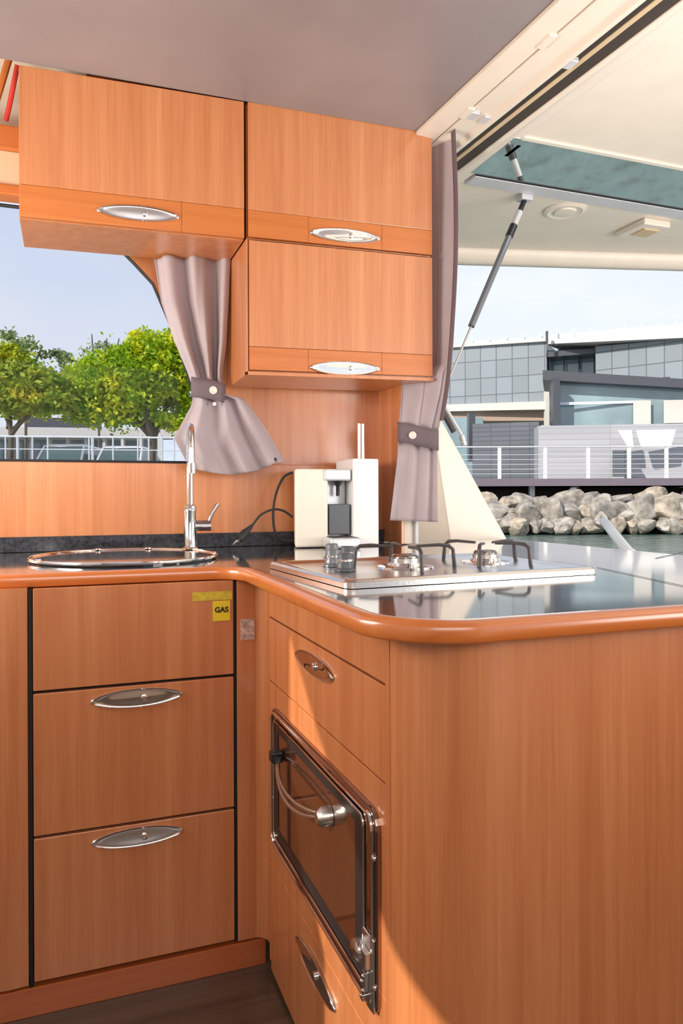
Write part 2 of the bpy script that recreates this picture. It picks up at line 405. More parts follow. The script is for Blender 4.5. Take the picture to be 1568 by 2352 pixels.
# right filler, inner corner post, plinth
fl = MB(); fl.box(0.368, 0.425, YF - 0.001, YF + 0.018, 0.066, 0.906); fo = fl.build('filler_panel', 'wood', sc, bevel=0.001)
s1 = MB(); s1.box(0.376, 0.409, YF - 0.0025, YF - 0.001, 0.766, 0.814); s1.build('foil_sticker', 'foil', fo)
pl = MB(); pl.box(-0.60, 0.434, YF - 0.001, YF + 0.02, 0.0, 0.060); pl.build('plinth', 'plinth', sc, bevel=0.001)

# --- curved cabinet at the left edge
cc = thing('curved_cabinet', (-0.25, YF, 0), 'pear-wood cabinet with a softly curved front at the left edge, left of the drawers', 'cabinet')
pts = [Vector((-0.081, YF + 0.002, 0.066)), Vector((-0.081, YF + 0.03, 0.066)), Vector((-0.60, YF + 0.25, 0.066))]
cv = [Vector((-0.60, YF + 0.20, 0.066))]
for i in range(1, 15):
    t_ = i / 14; x = -0.60 + 0.515 * t_; cv.append(Vector((x, YF - 0.002 + 0.20 * (1 - t_) ** 1.9 + 0.004 * (t_ > .98), 0.066)))
q = MB(); q.prism([Vector((-0.081, YF + 0.002, 0.066))] + [Vector((-0.081, YF + 0.22, 0.066)), Vector((-0.60, YF + 0.22, 0.066))] + cv, (0, 0, 0.842), True)
q.build('curved_front', 'wood', cc, sharp=50)

# --- peninsula
pc = thing('peninsula_cabinet', (0.9, 1.3, 0), 'long pear-wood peninsula with rounded corner carrying the hob and oven', 'cabinet')
r0 = 0.115; yfz = 0.868
out_pts = [(XF, 1.66)] + [(p.x, p.y) for p in arc(XF + r0, yfz + r0, r0, 180, 270, 14)] + [(1.57, yfz), (1.57, 1.66)]
# carcass in pieces so the oven can sit in a niche
q = MB()
shell = [Vector((XF, 1.0, 0.0))]
shell = [Vector((p.x, p.y, 0.0)) for p in arc(XF + r0, yfz + r0, r0, 180, 270, 16)] + [Vector((1.57, yfz, 0)), Vector((1.57, yfz + 0.03, 0)), Vector((XF + r0, yfz + 0.03, 0)), Vector((XF + 0.03, yfz + r0, 0))]
q.prism(shell, (0, 0, 0.908), True)
q.build('rounded_end_panel', 'wood', pc, sharp=50)
q = MB(); q.box(XF + 0.012, 1.55, 0.99, 1.69, 0.02, 0.905); q.build('carcass', 'gap', pc)
def facepanel(name, y0, y1, z0, z1, par=pc, mat='wood', x=XF, th=0.012):
    m_ = MB(); m_.box(x, x + th, y0, y1, z0, z1); return m_.build(name, mat, par, bevel=0.0012)
YA, YB = 0.990, 1.655
facepanel('fascia', YA, YB, 0.825, 0.907)
d1 = facepanel('drawer', YA + 0.004, YB, 0.679, 0.821)
facepanel('rail', YA + 0.0, YB, 0.600, 0.676)
facepanel('rail', YA, YB, 0.268, 0.36)
facepanel('stile', YA, YA + 0.04, 0.36, 0.60)
facepanel('stile', YB - 0.04, YB, 0.36, 0.60)
facepanel('stile', YB + 0.003, YB + 0.013, 0.03, 0.907)
q = MB(); q.box(XF - .001, XF + .012, YA - .012, YA + 0.003, 0.0, 0.907); q.build('stile', 'wood', pc)
ld = facepanel('door', YA + 0.004, YB, 0.012, 0.264)
# concave inner corner post
ip = MB(); ar = arc(XF - 0.03, 1.70 - 0.03, 0.03, 0, 90, 8)
ip.prism([Vector((p.x, p.y, 0.066)) for p in ar] + [Vector((XF + 0.012, 1.712, 0.066)), Vector((XF + 0.012, 1.67, 0.066))], (0, 0, 0.84), True)
ip.build('corner_post', 'wood', pc, sharp=60)
def yz(u_, v_): p = P(u_, v_, 'x', XF); return p.y, p.z
ya, za = yz(682, 1495); yb, zb = yz(766, 1556)
almond((XF, (ya + yb) / 2, 0.782), (0, -1, 0), (0, 0, 1), (-1, 0, 0), abs(ya - yb) * 1.02, 0.044, d1, flat=0.0)
ya, za = yz(682, 2160); yb, zb = yz(772, 2312)
almond((XF, (ya + yb) / 2, 0.205), (0, -1, 0), (0, 0, 1), (-1, 0, 0), abs(ya - yb), 0.046, ld)

# --- oven
ov_y0, ov_y1, ov_z0, ov_z1 = 1.005, 1.640, 0.325, 0.630
pz = [yz(*p) for p in ((627, 1618), (874, 1862), (633, 1948), (877, 2338))]
oy1 = (pz[0][0] + pz[2][0]) / 2; oy0 = (pz[1][0] + pz[3][0]) / 2; oz1 = (pz[0][1] + pz[1][1]) / 2; oz0 = (pz[2][1] + pz[3][1]) / 2
print('OVEN', oy0, oy1, oz0, oz1)
ovn = thing('oven', (XF, (oy0 + oy1) / 2, oz0), 'built-in oven with bronze steel frame and brown glass door in the peninsula', 'oven')
def rrect(y0, y1, z0, z1, r, x, n=5):
    cs = [(y1 - r, z1 - r, 0), (y0 + r, z1 - r, 90), (y0 + r, z0 + r, 180), (y1 - r, z0 + r, 270)]
    pts = []
    for cy, cz_, a0 in cs:
        for i in range(n + 1):
            a_ = math.radians(a0 + 90 * i / n); pts.append(Vector((x, cy + r * math.cos(a_), cz_ + r * math.sin(a_))))
    return pts
def ringframe(m_, o, i, dx):
    n = len(o)
    vv = o + i + [p + Vector((dx, 0, 0)) for p in o] + [p + Vector((dx, 0, 0)) for p in i]
    ff = []
    for k in range(n):
        j = (k + 1) % n
        ff += [(k, j, n + j, n + k), (2 * n + k, 3 * n + k, 3 * n + j, 2 * n + j), (k, 2 * n + k, 2 * n + j, j), (n + k, n + j, 3 * n + j, 3 * n + k)]
    m_.add(vv, ff)
q = MB(); ringframe(q, rrect(oy0, oy1, oz0, oz1, 0.03, XF - 0.008), rrect(oy0 + .045, oy1 - .03, oz0 + .03, oz1 - .022, 0.014, XF - 0.008), 0.014)
q.build('frame', 'ovenframe', ovn, bevel=0.003)
q = MB()
q.tube(rrect(oy0 + .012, oy1 - .010, oz0 + .012, oz1 - .010, 0.022, XF - 0.010), 0.0028, 8, closed=True)
q.tube(rrect(oy0 + .046, oy1 - .030, oz0 + .030, oz1 - .023, 0.014, XF - 0.010), 0.0022, 8, closed=True)
q.build('frame_bead', 'chrome', ovn)
q = MB(); q.prism(rrect(oy0 + .047, oy1 - .032, oz0 + .032, oz1 - .024, 0.012, XF - 0.007), (0.008, 0, 0)); dg_ = q.build('door_glass', 'smoke', ovn)
q = MB(); ringframe(q, rrect(oy0 + .050, oy1 - .034, oz0 + .034, oz1 - .026, 0.012, XF - 0.0085), rrect(oy0 + .085, oy1 - .06, oz0 + .055, oz1 - .045, 0.008, XF - 0.0085), 0.002)
q.build('door_border', 'black', ovn)
# arched handle
hy1, hz1 = yz(655, 1760); hy0, hz0 = yz(770, 1872)
hzm = (hz1 + hz0) / 2
def hand(dz, ins, r_):
    pts = []
    for i in range(17):
        t_ = i / 16; pts.append(Vector((XF - 0.012 - 0.030 * math.sin(PI * t_) ** 0.6, hy1 - ins + (hy0 - hy1 + 2 * ins) * t_, hzm + 0.012 - dz * math.sin(PI * t_) ** 0.8)))
    return pts
q = MB(); q.tube(hand(0.034, 0, 0), 0.0042, 10); q.tube(hand(0.018, 0.01, 0), 0.0034, 10)
ho = q.build('handle', 'steel', ovn)
q = MB(); q.box(XF - 0.034, XF - 0.008, hy1 - 0.016, hy1 + 0.010, hzm + 0.002, hzm + 0.026); q.build('handle_mount', 'black', ho, bevel=0.004)
q = MB(); q.lathe((XF - 0.008, hy0 + 0.004, hzm + 0.010), [(0.018, 0.0), (0.017, 0.018), (0.010, 0.026)], 18, (-1, 0, 0)); q.build('handle_mount', 'steel', ho)
# latch, thermostat knob and screws on the frame
ky, kz = yz(858, 2190)
q = MB(); q.box(XF - 0.012, XF - 0.008, ky - 0.026, ky + 0.02, kz - 0.075, kz + 0.035); q.box(XF - 0.022, XF - 0.012, ky - 0.018, ky + 0.008, kz - 0.012, kz + 0.014)
q.box(XF - 0.019, XF - 0.012, ky - 0.010, ky + 0.004, kz - 0.05, kz - 0.02)
lo = q.build('latch_plate', 'steel', ovn, bevel=0.002)
q = MB(); q.lathe((XF - 0.012, ky + 0.018, kz), [(0.017, 0), (0.017, 0.012), (0.012, 0.016)], 20, (-1, 0, 0)); q.build('latch_knob', 'chrome', lo)
q = MB()
for k in range(4): q.lathe((XF - 0.012, ky - 0.004 + 0.006 * (k % 2), kz - 0.028 - 0.011 * k), [(0.0045, 0), (0.004, 0.008), (0.002, 0.010)], 12, (-1, 0, 0))
q.build('latch_screw', 'darkchrome', lo)
for (yy, zz) in ((oy0 + 0.006, oz1 - 0.07), (oy0 + 0.006, oz0 + 0.05), (oy1 - 0.005, oz0 + 0.09), (oy1 - 0.005, oz1 - 0.03), (oy0 + 0.05, oz0 + 0.006)):
    q = MB(); q.lathe((XF - 0.008, yy, zz), [(0.005, 0), (0.0045, 0.003), (0.002, 0.005)], 12, (-1, 0, 0)); q.build('screw', 'chrome', ovn)

# ================================================================== WORKTOP
ZT = 0.937; ZB = 0.908
ox, oy = 0.375, 1.712     # outer rim lines
ef = 0.838
outer_line = [Vector((-0.95, oy + 0.16, 0)), Vector((-0.55, oy + 0.10, 0)), Vector((-0.35, oy + 0.045, 0)), Vector((-0.2, oy + 0.012, 0)), Vector((-0.08, oy, 0))]
outer_line += arc(ox - 0.07, oy - 0.07, 0.07, 90, 0, 10) + arc(ox + 0.14, ef + 0.14, 0.14, 180, 270, 16) + [Vector((1.0, ef, 0)), Vector((1.57, ef, 0))]
def offset(line, d):
    r_ = []
    for i, p in enumerate(line):
        t_ = (line[min(i + 1, len(line) - 1)] - line[max(i - 1, 0)]).normalized()
        r_.append(p + Vector((-t_.y, t_.x, 0)) * d)
    return r_
wt = thing('worktop', (0.4, 1.75, ZB), 'glossy black L-shaped galley worktop with an orange wooden edge', 'worktop')
inner = offset(outer_line, 0.026)
poly = [Vector((p.x, p.y, ZB + 0.004)) for p in inner] + [Vector((1.57, 2.40, ZB + .004)), Vector((1.10, 2.40, ZB + .004)), Vector((1.055, 2.42, ZB + .004)), Vector((-0.95, 2.42, ZB + .004))]
# cut the long bar-leaf part so its seam shows
q = MB(); q.prism(poly, (0, 0, ZT - ZB - 0.005)); q.build('surface', 'counter', wt)
pr = [(0.0, 0.004), (0.0, 0.021), (0.003, 0.0265), (0.008, 0.029), (0.016, 0.030), (0.026, 0.0295), (0.028, 0.028), (0.028, 0.002), (0.006, 0.0), (0.002, 0.0015)]
q = MB(); lines = [offset(outer_line, o_) for o_, _ in pr]
vv = []; ff = []; n = len(pr)
for i in range(len(outer_line)):
    for k in range(n): vv.append(Vector((lines[k][i].x, lines[k][i].y, ZB + pr[k][1] - 0.001)))
for i in range(len(outer_line) - 1):
    for k in range(n): ff.append((i * n + k, (i + 1) * n + k, (i + 1) * n + (k + 1) % n, i * n + (k + 1) % n))
q.add(vv, ff, True); q.build('wooden_edge', 'rim', wt, sharp=50)
q = MB(); q.box(-0.95, 1.05, 2.402, 2.42, ZT, 0.982); q.build('upstand', 'upstand', wt, bevel=0.001)
q = MB()
p0 = P(1370, 1303, 'z', ZT); p1 = P(1575, 1347, 'z', ZT); p2 = Vector((1.57, 1.42, ZT))
dv = (p1 - p0).normalized(); nv = Vector((-dv.y, dv.x, 0)) * 0.0012
q.prism([p0 - nv, p1 - nv, p1 + nv, p0 + nv], (0, 0, 0.0004)); 
q.build('leaf_seam', 'gap', wt); q = MB()
p3 = P(1505, 1282, 'z', ZT); p4 = P(1570, 1268, 'z', ZT)
q.prism([p3 - Vector((0, .002, 0)), p4 - Vector((0, .002, 0)), p4 + Vector((0, .002, 0)), p3 + Vector((0, .002, 0))], (0, 0, 0.0004))
q.build('leaf_seam', 'gap', wt)

# ================================================================== SINK + TAP
sk = thing('round_sink', (0.145, 2.055, ZT), 'round black glass sink lid with a thin chrome ring on the worktop', 'sink')
def ell(rx, ry, z, n=64): return [Vector((0.145 + rx * math.cos(2 * PI * k / n), 2.055 + ry * math.sin(2 * PI * k / n), z)) for k in range(n)]
q = MB(); q.prism(ell(0.236, 0.246, ZT), (0, 0, 0.006)); q.build('glass_lid', 'sinkglass', sk)
q = MB(); q.tube(ell(0.240, 0.250, ZT + 0.006), 0.0045, 8, closed=True); q.build('ring', 'chrome', sk)
for a_ in (70, 105, 205):
    q = MB(); c0 = Vector((0.145 + .236 * math.cos(math.radians(a_)), 2.055 + .246 * math.sin(math.radians(a_)), ZT + .008)); q.lathe(c0, [(0.009, 0), (0.009, 0.003), (0.006, 0.005)], 14); q.build('clip', 'chrome', sk)
FB = Vector((0.352, 2.29, ZT))
fc = thing('kitchen_tap', FB, 'tall slim chrome swan-neck tap with side lever behind the sink', 'tap')
q = MB(); q.lathe(FB, [(0.026, 0), (0.026, 0.006), (0.0195, 0.010), (0.0185, 0.115), (0.020, 0.118), (0.020, 0.135), (0.012, 0.140)], 28); q.build('body', 'chrome', fc)
pts = [FB + Vector((0, 0, 0.13)), FB + Vector((0, 0, 0.30))]
r_ = 0.055
for i in range(1, 13):
    a_ = math.radians(180 * i / 12); pts.append(FB + Vector((-0.12, -1, 0)).normalized() * (r_ - r_ * math.cos(a_)) + Vector((0, 0, 0.30 + r_ * 1.35 * math.sin(a_))))
pts.append(pts[-1] + Vector((0, 0, -0.05)))
q = MB(); q.tube(pts, 0.0105, 14); nk = q.build('spout', 'chrome', fc)
q = MB(); q.cyl(pts[-1] + Vector((0, 0, 0.012)), pts[-1] - Vector((0, 0, 0.018)), 0.0135); q.build('nozzle', 'chrome', nk)
q = MB(); q.cyl(FB + Vector((0.015, -0.005, 0.075)), FB + Vector((0.062, -0.012, 0.075)), 0.0165, 20)
lv = q.build('lever_hub', 'darkchrome', fc, bevel=0.001)
q = MB(); q.tube([FB + Vector((0.056, -0.012, 0.088)), FB + Vector((0.066, -0.012, 0.115)), FB + Vector((0.084, -0.012, 0.142))], [0.006, 0.006, 0.0065], 10); q.build('lever', 'darkchrome', lv)

# ================================================================== HOB
HA = math.radians(3.8); HO = Vector((0.46, 1.215, ZT))
def hb(x, y, z): return HO + Vector((x * math.cos(HA) - y * math.sin(HA), x * math.sin(HA) + y * math.cos(HA), z))
hob = thing('gas_hob', HO, 'stainless steel gas hob with black pan supports set in the peninsula', 'hob')
def hrr(x0, x1, y0, y1, r, z, n=5):
    pts = []
    for cx, cy, a0 in ((x1 - r, y1 - r, 0), (x0 + r, y1 - r, 90), (x0 + r, y0 + r, 180), (x1 - r, y0 + r, 270)):
        for i in range(n + 1):
            a_ = math.radians(a0 + 90 * i / n); pts.append(hb(cx + r * math.cos(a_), cy + r * math.sin(a_), z))
    return pts
W_, D_ = 0.575, 0.44
q = MB(); lv_ = [(0, 0.0), (0, 0.010), (0.004, 0.0145), (0.010, 0.0155), (0.022, 0.0145), (0.035, 0.009)]
rings = [hrr(i_, W_ - i_, i_, D_ - i_, 0.018 if i_ < .02 else 0.012, z_) for i_, z_ in lv_]
vv = [p for r_ in rings for p in r_]; n = len(rings[0]); ff = []
for i in range(len(rings) - 1):
    for k in range(n): ff.append((i * n + k, i * n + (k + 1) % n, (i + 1) * n + (k + 1) % n, (i + 1) * n + k))
ff.append(tuple(range((len(rings) - 1) * n, len(rings) * n)))
q.add(vv, ff, True); q.build('hob_plate', 'steel', hob, sharp=35)
def burner(x, y, s_):
    c0 = hb(x, y, 0.009)
    q = MB(); q.lathe(c0, [(0.062 * s_, 0), (0.060 * s_, 0.004), (0.040 * s_, 0.006), (0.036 * s_, 0.012)], 32); b_ = q.build('burner', 'chrome', hob)
    q = MB(); q.lathe(c0 + Vector((0, 0, 0.012)), [(0.032 * s_, 0), (0.032 * s_, 0.009), (0.027 * s_, 0.010)], 32); q.build('burner_crown', 'steel', b_)
    q = MB(); q.lathe(c0 + Vector((0, 0, 0.022)), [(0.029 * s_, 0), (0.030 * s_, 0.003), (0.026 * s_, 0.007), (0.01, 0.009)], 32); q.build('burner_cap', 'darkchrome', b_)
    return c0
for (x, y, s_, angs) in ((0.235, 0.215, 1.0, (262, 352, 82, 150)), (0.455, 0.235, 0.9, (232, 300, 20, 120))):
    c0 = burner(x, y, s_)
    for a_ in angs:
        dr = Vector((math.cos(math.radians(a_)), math.sin(math.radians(a_)), 0))
        q = MB(); q.tube([c0 + dr * 0.026 + Vector((0, 0, 0.046)), c0 + dr * 0.075 + Vector((0, 0, 0.048)), c0 + dr * 0.098 + Vector((0, 0, 0.046)), c0 + dr * 0.108 + Vector((0, 0, 0.038)), c0 + dr * 0.112 + Vector((0, 0, 0.0))], [0.003, 0.0036, 0.0042, 0.0042, 0.0046], 8)
        q.build('pan_support_arm', 'grate', hob)
    if 0: q = MB(); q.tube([c0 + Vector((0.07 * math.cos(2 * PI * k / 32), 0.07 * math.sin(2 * PI * k / 32), 0.044)) for k in range(32)], 0.0034, 6, closed=True); q.build('pan_support_ring', 'grate', hob)
for i, (u_, v_) in enumerate(((792, 1311), (764, 1300), (797, 1291), (762, 1283))):
    c0 = P(u_, v_, 'z', ZT + 0.010)
    q = MB(); q.lathe(c0, [(0.021, 0), (0.021, 0.004), (0.017, 0.006), (0.017, 0.014), (0.0155, 0.016), (0.0155, 0.034), (0.013, 0.037)], 24); kb = q.build('control_knob', 'knob' if i % 2 else 'slate', hob)
    q = MB(); q.lathe(c0 + Vector((0, 0, 0.020)), [(0.0162, 0), (0.0162, 0.004)], 24); q.build('knob_ring', 'chrome', kb)

# ================================================================== COFFEE MACHINE
cmx = thing('coffee_machine', (0.86, 2.30, ZT), 'white and silver capsule coffee machine on the worktop in the niche', 'coffee machine')
q = MB(); q.prism([(0.672, 2.240, ZT + .001), (0.712, 2.385, ZT + .001), (0.858, 2.385, ZT + .001), (0.858, 2.300, ZT + .001), (0.782, 2.300, ZT + .001), (0.782, 2.235, ZT + .001)], (0, 0, 0.250))
q.build('housing', 'machine_cream', cmx, bevel=0.008, seg=3)
q = MB(); q.box(0.768, 0.857, 2.226, 2.302, 1.150, 1.188); q.build('brew_head', 'silver', cmx, bevel=0.006)
q = MB(); q.box(0.780, 0.858, 2.288, 2.304, ZT + .02, 1.15); q.build('inner_back', 'silver', cmx)
q = MB(); q.lathe((0.824, 2.262, 1.186), [(0.026, 0.0), (0.024, -0.02), (0.012, -0.045), (0.006, -0.055), (0.006, -0.085)], 24); q.build('coffee_spout', 'black', cmx)
q = MB(); q.box(0.785, 0.856, 2.235, 2.286, ZT + .04, 1.075); q.build('capsule_bin', 'slate', cmx, bevel=0.003)
q = MB(); q.box(0.760, 0.862, 2.150, 2.232, ZT + .001, ZT + .034); dt = q.build('drip_tray', 'silver', cmx, bevel=0.008, seg=3)
q = MB()
for k in range(6): q.box(0.770, 0.852, 2.158 + 0.012 * k, 2.163 + 0.012 * k, ZT + .034, ZT + .0355)
q.build('drip_grid', 'black', dt)
q = MB(); q.box(0.862, 0.952, 2.222, 2.385, ZT + .001, 1.222); q.build('water_tank', 'white', cmx, bevel=0.004)
for dx in (-0.007, 0.007):
    q = MB(); q.cyl((0.905 + dx, 2.26, 1.222), (0.905 + dx, 2.26, 1.338), 0.0055, 14); q.build('lever_rod', 'chrome', cmx)

# power cables
def smooth(pts, n=8):
    pts = [Vector(p) for p in pts]; r_ = []
    for i in range(len(pts) - 1):
        p0, p1, p2, p3 = pts[max(i - 1, 0)], pts[i], pts[i + 1], pts[min(i + 2, len(pts) - 1)]
        for k in range(n):
            t_ = k / n; r_.append(0.5 * ((2 * p1) + (-p0 + p2) * t_ + (2 * p0 - 5 * p1 + 4 * p2 - p3) * t_ ** 2 + (-p0 + 3 * p1 - 3 * p2 + p3) * t_ ** 3))
    return r_ + [pts[-1]]
YC = 2.34
pc1 = tag(MB().tube(smooth([P(672, 1085, 'y', YC), P(650, 1098, 'y', YC), P(632, 1140, 'y', YC), P(627, 1190, 'y', YC), P(634, 1228, 'y', YC), P(655, 1243, 'y', YC), P(672, 1240, 'y', YC)]), 0.0042, 8).build('power_cable', 'rubber'),
    'black power cable looping up behind the coffee machine', 'cable')
pl_ = thing('power_plug', P(548, 1245, 'y', 2.26), 'black mains plug on a curved cable lying left of the coffee machine', 'plug')
q = MB(); q.tube(smooth([P(672, 1188, 'y', 2.30), P(652, 1174, 'y', 2.30), P(628, 1170, 'y', 2.30), P(600, 1182, 'y', 2.28), P(582, 1203, 'y', 2.27), P(572, 1216, 'y', 2.26)]), 0.0038, 8); q.build('cord', 'rubber', pl_)
a_, b_ = P(578, 1208, 'y', 2.265), P(549, 1238, 'y', 2.25)
q = MB(); q.tube([a_, a_.lerp(b_, .3), a_.lerp(b_, .5), b_], [0.006, 0.009, 0.013, 0.014], 10); q.build('plug_body', 'rubber', pl_)
for dx in (-0.006, 0.006):
    q = MB(); dd = (b_ - a_).normalized(); q.cyl(b_ + Vector((dx, 0, dx * .6)), b_ + dd * 0.02 + Vector((dx, 0, dx * .6)), 0.0022, 8); q.build('pin', 'chrome', pl_)

# ================================================================== WALL CABINETS
def shear(p): return Vector((p.x, p.y, p.z + 0.020 * (p.x - 0.5)))
YU = 2.147
def wall_cabinet(x0, x1, z0, z1, zb, hx0, hx1, hz, label, seams, bottom_lip=0.0):
    c = thing('wall_cabinet', ((x0 + x1) / 2, YU, z0), label, 'cabinet', 'wall cabinets over the galley')
    q = MB(); q.box(x0, x1, YU + 0.018, 2.405, z0 - bottom_lip, z1 - .001)
    if bottom_lip: q.box(x0, x1, YU - 0.001, YU + 0.018, z0 - bottom_lip, z0 - 0.003); q.box(x0, x0 + 0.006, YU - .001, YU + .018, z0 - bottom_lip, z1 - .001)
    q.build('body', 'wood', c, tf=shear, bevel=0.0012)
    xa = x0 + (0.009 if bottom_lip else 0.002)
    q = MB(); q.box(xa, x1 - 0.002, YU, YU + 0.016, zb, z1 - 0.002); dr_ = q.build('door', 'wood', c, tf=shear, bevel=0.0012)
    xs = [xa] + seams + [x1 - 0.002]
    q = MB()
    for i in range(len(xs) - 1): q.box(xs[i] + (0.0004 if i else 0), xs[i + 1] - 0.0004, YU + 0.0005, YU + 0.016, z0 + 0.002, zb - 0.001)
    q.build('lower_rail', 'band', dr_, tf=shear, bevel=0.0006)
    cx = (hx0 + hx1) / 2; cc_ = shear(Vector((cx, YU, hz)))
    almond(cc_, (1, 0, 0.03), (0, 0, 1), (0, -1, 0), hx1 - hx0, 0.043, dr_)
    return c
def ux(u_, v_): return P(u_, v_, 'y', YU).x
def uz(u_, v_): p = P(u_, v_, 'y', YU); return p.z - 0.02 * (p.x - 0.5)
wall_cabinet(-0.119, 0.494, 1.862, 2.268, 1.950, ux(221, 490), ux(412, 495), uz(316, 491), 'left wall cabinet, reaching out over the window, pear wood with orange lower rail', [ux(417, 490)])
wall_cabinet(0.502, 1.113, 1.868, 2.270, 1.949, ux(711, 540), ux(873, 540), uz(792, 542), 'upper right wall cabinet beside the curtain, directly under the dark ceiling', [ux(708, 520), ux(877, 540)])
wall_cabinet(0.496, 1.113, 1.474, 1.862, 1.545, ux(711, 846), ux(873, 846), uz(792, 846), 'lower right wall cabinet hanging directly above the coffee machine niche', [ux(708, 820), ux(877, 830)], 0.014)

# ================================================================== CURTAINS
def lerp_rows(rows, t_):
    for i in range(len(rows) - 1):
        if rows[i][0] <= t_ <= rows[i + 1][0]:
            s_ = (t_ - rows[i][0]) / (rows[i + 1][0] - rows[i][0]); s2 = s_
            return tuple((a.lerp(b, s2) if isinstance(a, Vector) else a + (b - a) * s2) for a, b in zip(rows[i][1:], rows[i + 1][1:]))
def curtain_mesh(rows, nrm, folds, ph=0.0, nu=150, nv=70):
    """rows: (t, left, right, fold depth)"""
    nrm = Vector(nrm)
    def fn(i, j):
        a, b, amp = lerp_rows(rows, j)
        p = a.lerp(b, i)
        s_ = math.sin(2 * PI * folds * i + ph + 0.8 * math.sin(3 * j + 5 * i))
        s_ = math.copysign(abs(s_) ** 0.7, s_) + 0.16 * math.sin(2 * PI * folds * 1.7 * i + 2 + 3 * j)
        return p + nrm * amp * s_
    return MB().grid(fn, nu, nv)
def py(u_, v_, y): return P(u_, v_, 'y', y)
cu1 = thing('curtain', py(460, 600, 2.36), 'mauve-grey window curtain tied back beside the left window, hem flared over the backsplash', 'curtain')
yc = 2.365
rows = [(0.0, py(352, 590, yc), py(530, 590, yc), 0.012), (0.18, py(368, 690, yc), py(525, 690, yc), 0.013), (0.36, py(398, 780, yc), py(520, 790, yc), 0.013),
        (0.50, py(428, 850, yc), py(512, 850, yc), 0.012), (0.60, py(444, 897, yc - .01), py(510, 905, yc - .01), 0.009), (0.66, py(438, 930, yc - .01), py(560, 915, yc - .01), 0.009), (0.80, py(398, 1005, yc - .01), py(605, 975, yc), 0.011),
        (1.0, py(432, 1070, yc - .03), py(655, 1062, yc), 0.012)]
# hem line dips in the middle
def hem(rows, nrm, folds, ph, dip):
    m_ = curtain_mesh(rows, nrm, folds, ph)
    nu = 150
    for idx, p in enumerate(m_.v):
        j = idx // (nu + 1); i = (idx % (nu + 1)) / nu
        t_ = max(0, (j / 70 - 0.6) / 0.4)
        p.z -= dip * t_ * math.sin(PI * min(1, i * 1.12)) ** 0.8
    return m_
hem([(a, b, c, d * 1.7) for a, b, c, d in rows], (0.25, 1, 0), 2.9, 0.6, 0.032).build('cloth', 'curtain', cu1, solid=0.0015)
def strap(pts, hgt, nrm, thick, parent, mat='tie', tilt=0.0):
    pts = smooth(pts, 6); q = MB(); n = len(pts); nrm = Vector(nrm)
    def fn(i, j):
        k = min(int(i * (n - 1) + 0.5), n - 1); return pts[k] + Vector((0, 0, (0.5 - j) * hgt)) 
    q.grid(fn, n - 1, 3); return q.build('tieback', mat, parent, solid=thick)
tb = strap([py(440, 888, yc - .01), py(446, 890, yc - .032), py(470, 892, yc - .036), py(495, 897, yc - .036), py(510, 902, yc - .034), py(517, 905, yc - .012)], 0.062, (0, -1, 0), 0.004, cu1)
bc = py(490, 896, yc - .042)
q = MB(); q.lathe(bc + Vector((0, .004, 0)), [(0.0125, 0), (0.0125, 0.003), (0.009, 0.0045), (0.007, 0.003)], 22, (0, -1, 0)); q.build('button', 'button', tb)
q = MB(); q.lathe(py(492, 928, yc - .034), [(0.006, 0), (0.006, 0.004)], 12, (0, -1, 0)); q.build('strap_tip', 'button', tb)
q = MB(); q.lathe(py(632, 1056, yc - .016), [(0.0075, 0), (0.006, 0.004), (0.003, 0.005)], 16, (0, -1, 0)); q.build('hem_snap', 'black', cu1)

cu2 = thing('curtain', P(1010, 600, 'x', 1.14), 'long mauve-grey curtain hanging beside the right wall cabinets, tied with a buttoned strap', 'curtain')
def pxx(u_, v_, x): return P(u_, v_, 'x', x)
def cpt(u_, v_, x): return P(u_, v_, 'x', x)
rows = [(0.0, Vector((1.130, 2.24, 2.262)), cpt(1046, 296, 1.185), 0.012), (0.35, Vector((1.130, 2.24, 1.83)), cpt(1050, 600, 1.175), 0.012), (0.55, Vector((1.130, 2.24, 1.58)), cpt(1042, 780, 1.165), 0.012),
        (0.60, Vector((1.130, 2.245, 1.53)), cpt(1036, 830, 1.16), 0.011), (0.615, py(922, 880, 2.25), cpt(1033, 850, 1.158), 0.011), (0.655, py(922, 905, 2.25), py(1026, 900, 2.13), 0.011), (0.76, py(915, 975, 2.245), py(1001, 1000, 2.2), 0.009), (0.84, py(911, 1050, 2.24), py(1001, 1070, 2.2), 0.009), (1.0, py(892, 1195, 2.23), py(1001, 1199, 2.19), 0.011)]
curtain_mesh(rows, (0.35, -0.9, 0), 2.6, 2.2, 150, 110).build('cloth', 'curtain', cu2, solid=0.0015)
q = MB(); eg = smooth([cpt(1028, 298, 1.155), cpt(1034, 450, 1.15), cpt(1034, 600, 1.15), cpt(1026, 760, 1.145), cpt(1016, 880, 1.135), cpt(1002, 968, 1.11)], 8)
nn_ = len(eg); q.grid(lambda i, j: eg[min(nn_ - 1, int(i * (nn_ - 1) + .5))] + Vector((0.0, -0.034 + 0.026 * (j - .5), 0.0)), nn_ - 1, 2); q.build('fold_shadow_strip', 'tie', cu2, solid=0.002)  # dark strip laid on the cloth as the shade of a deep fold
tb = strap([py(917, 992, 2.26), py(916, 992, 2.222), py(940, 996, 2.205), py(972, 1004, 2.185), py(1000, 1010, 2.168), py(1006, 1012, 2.20)], 0.066, (0, -1, 0), 0.004, cu2)
q = MB(); bn = Vector((-0.35, -0.93, 0)).normalized(); q.lathe(py(947, 1000, 2.200), [(0.0125, 0), (0.0125, 0.006), (0.009, 0.0075), (0.007, 0.006)], 22, bn); q.build('button', 'button', tb)

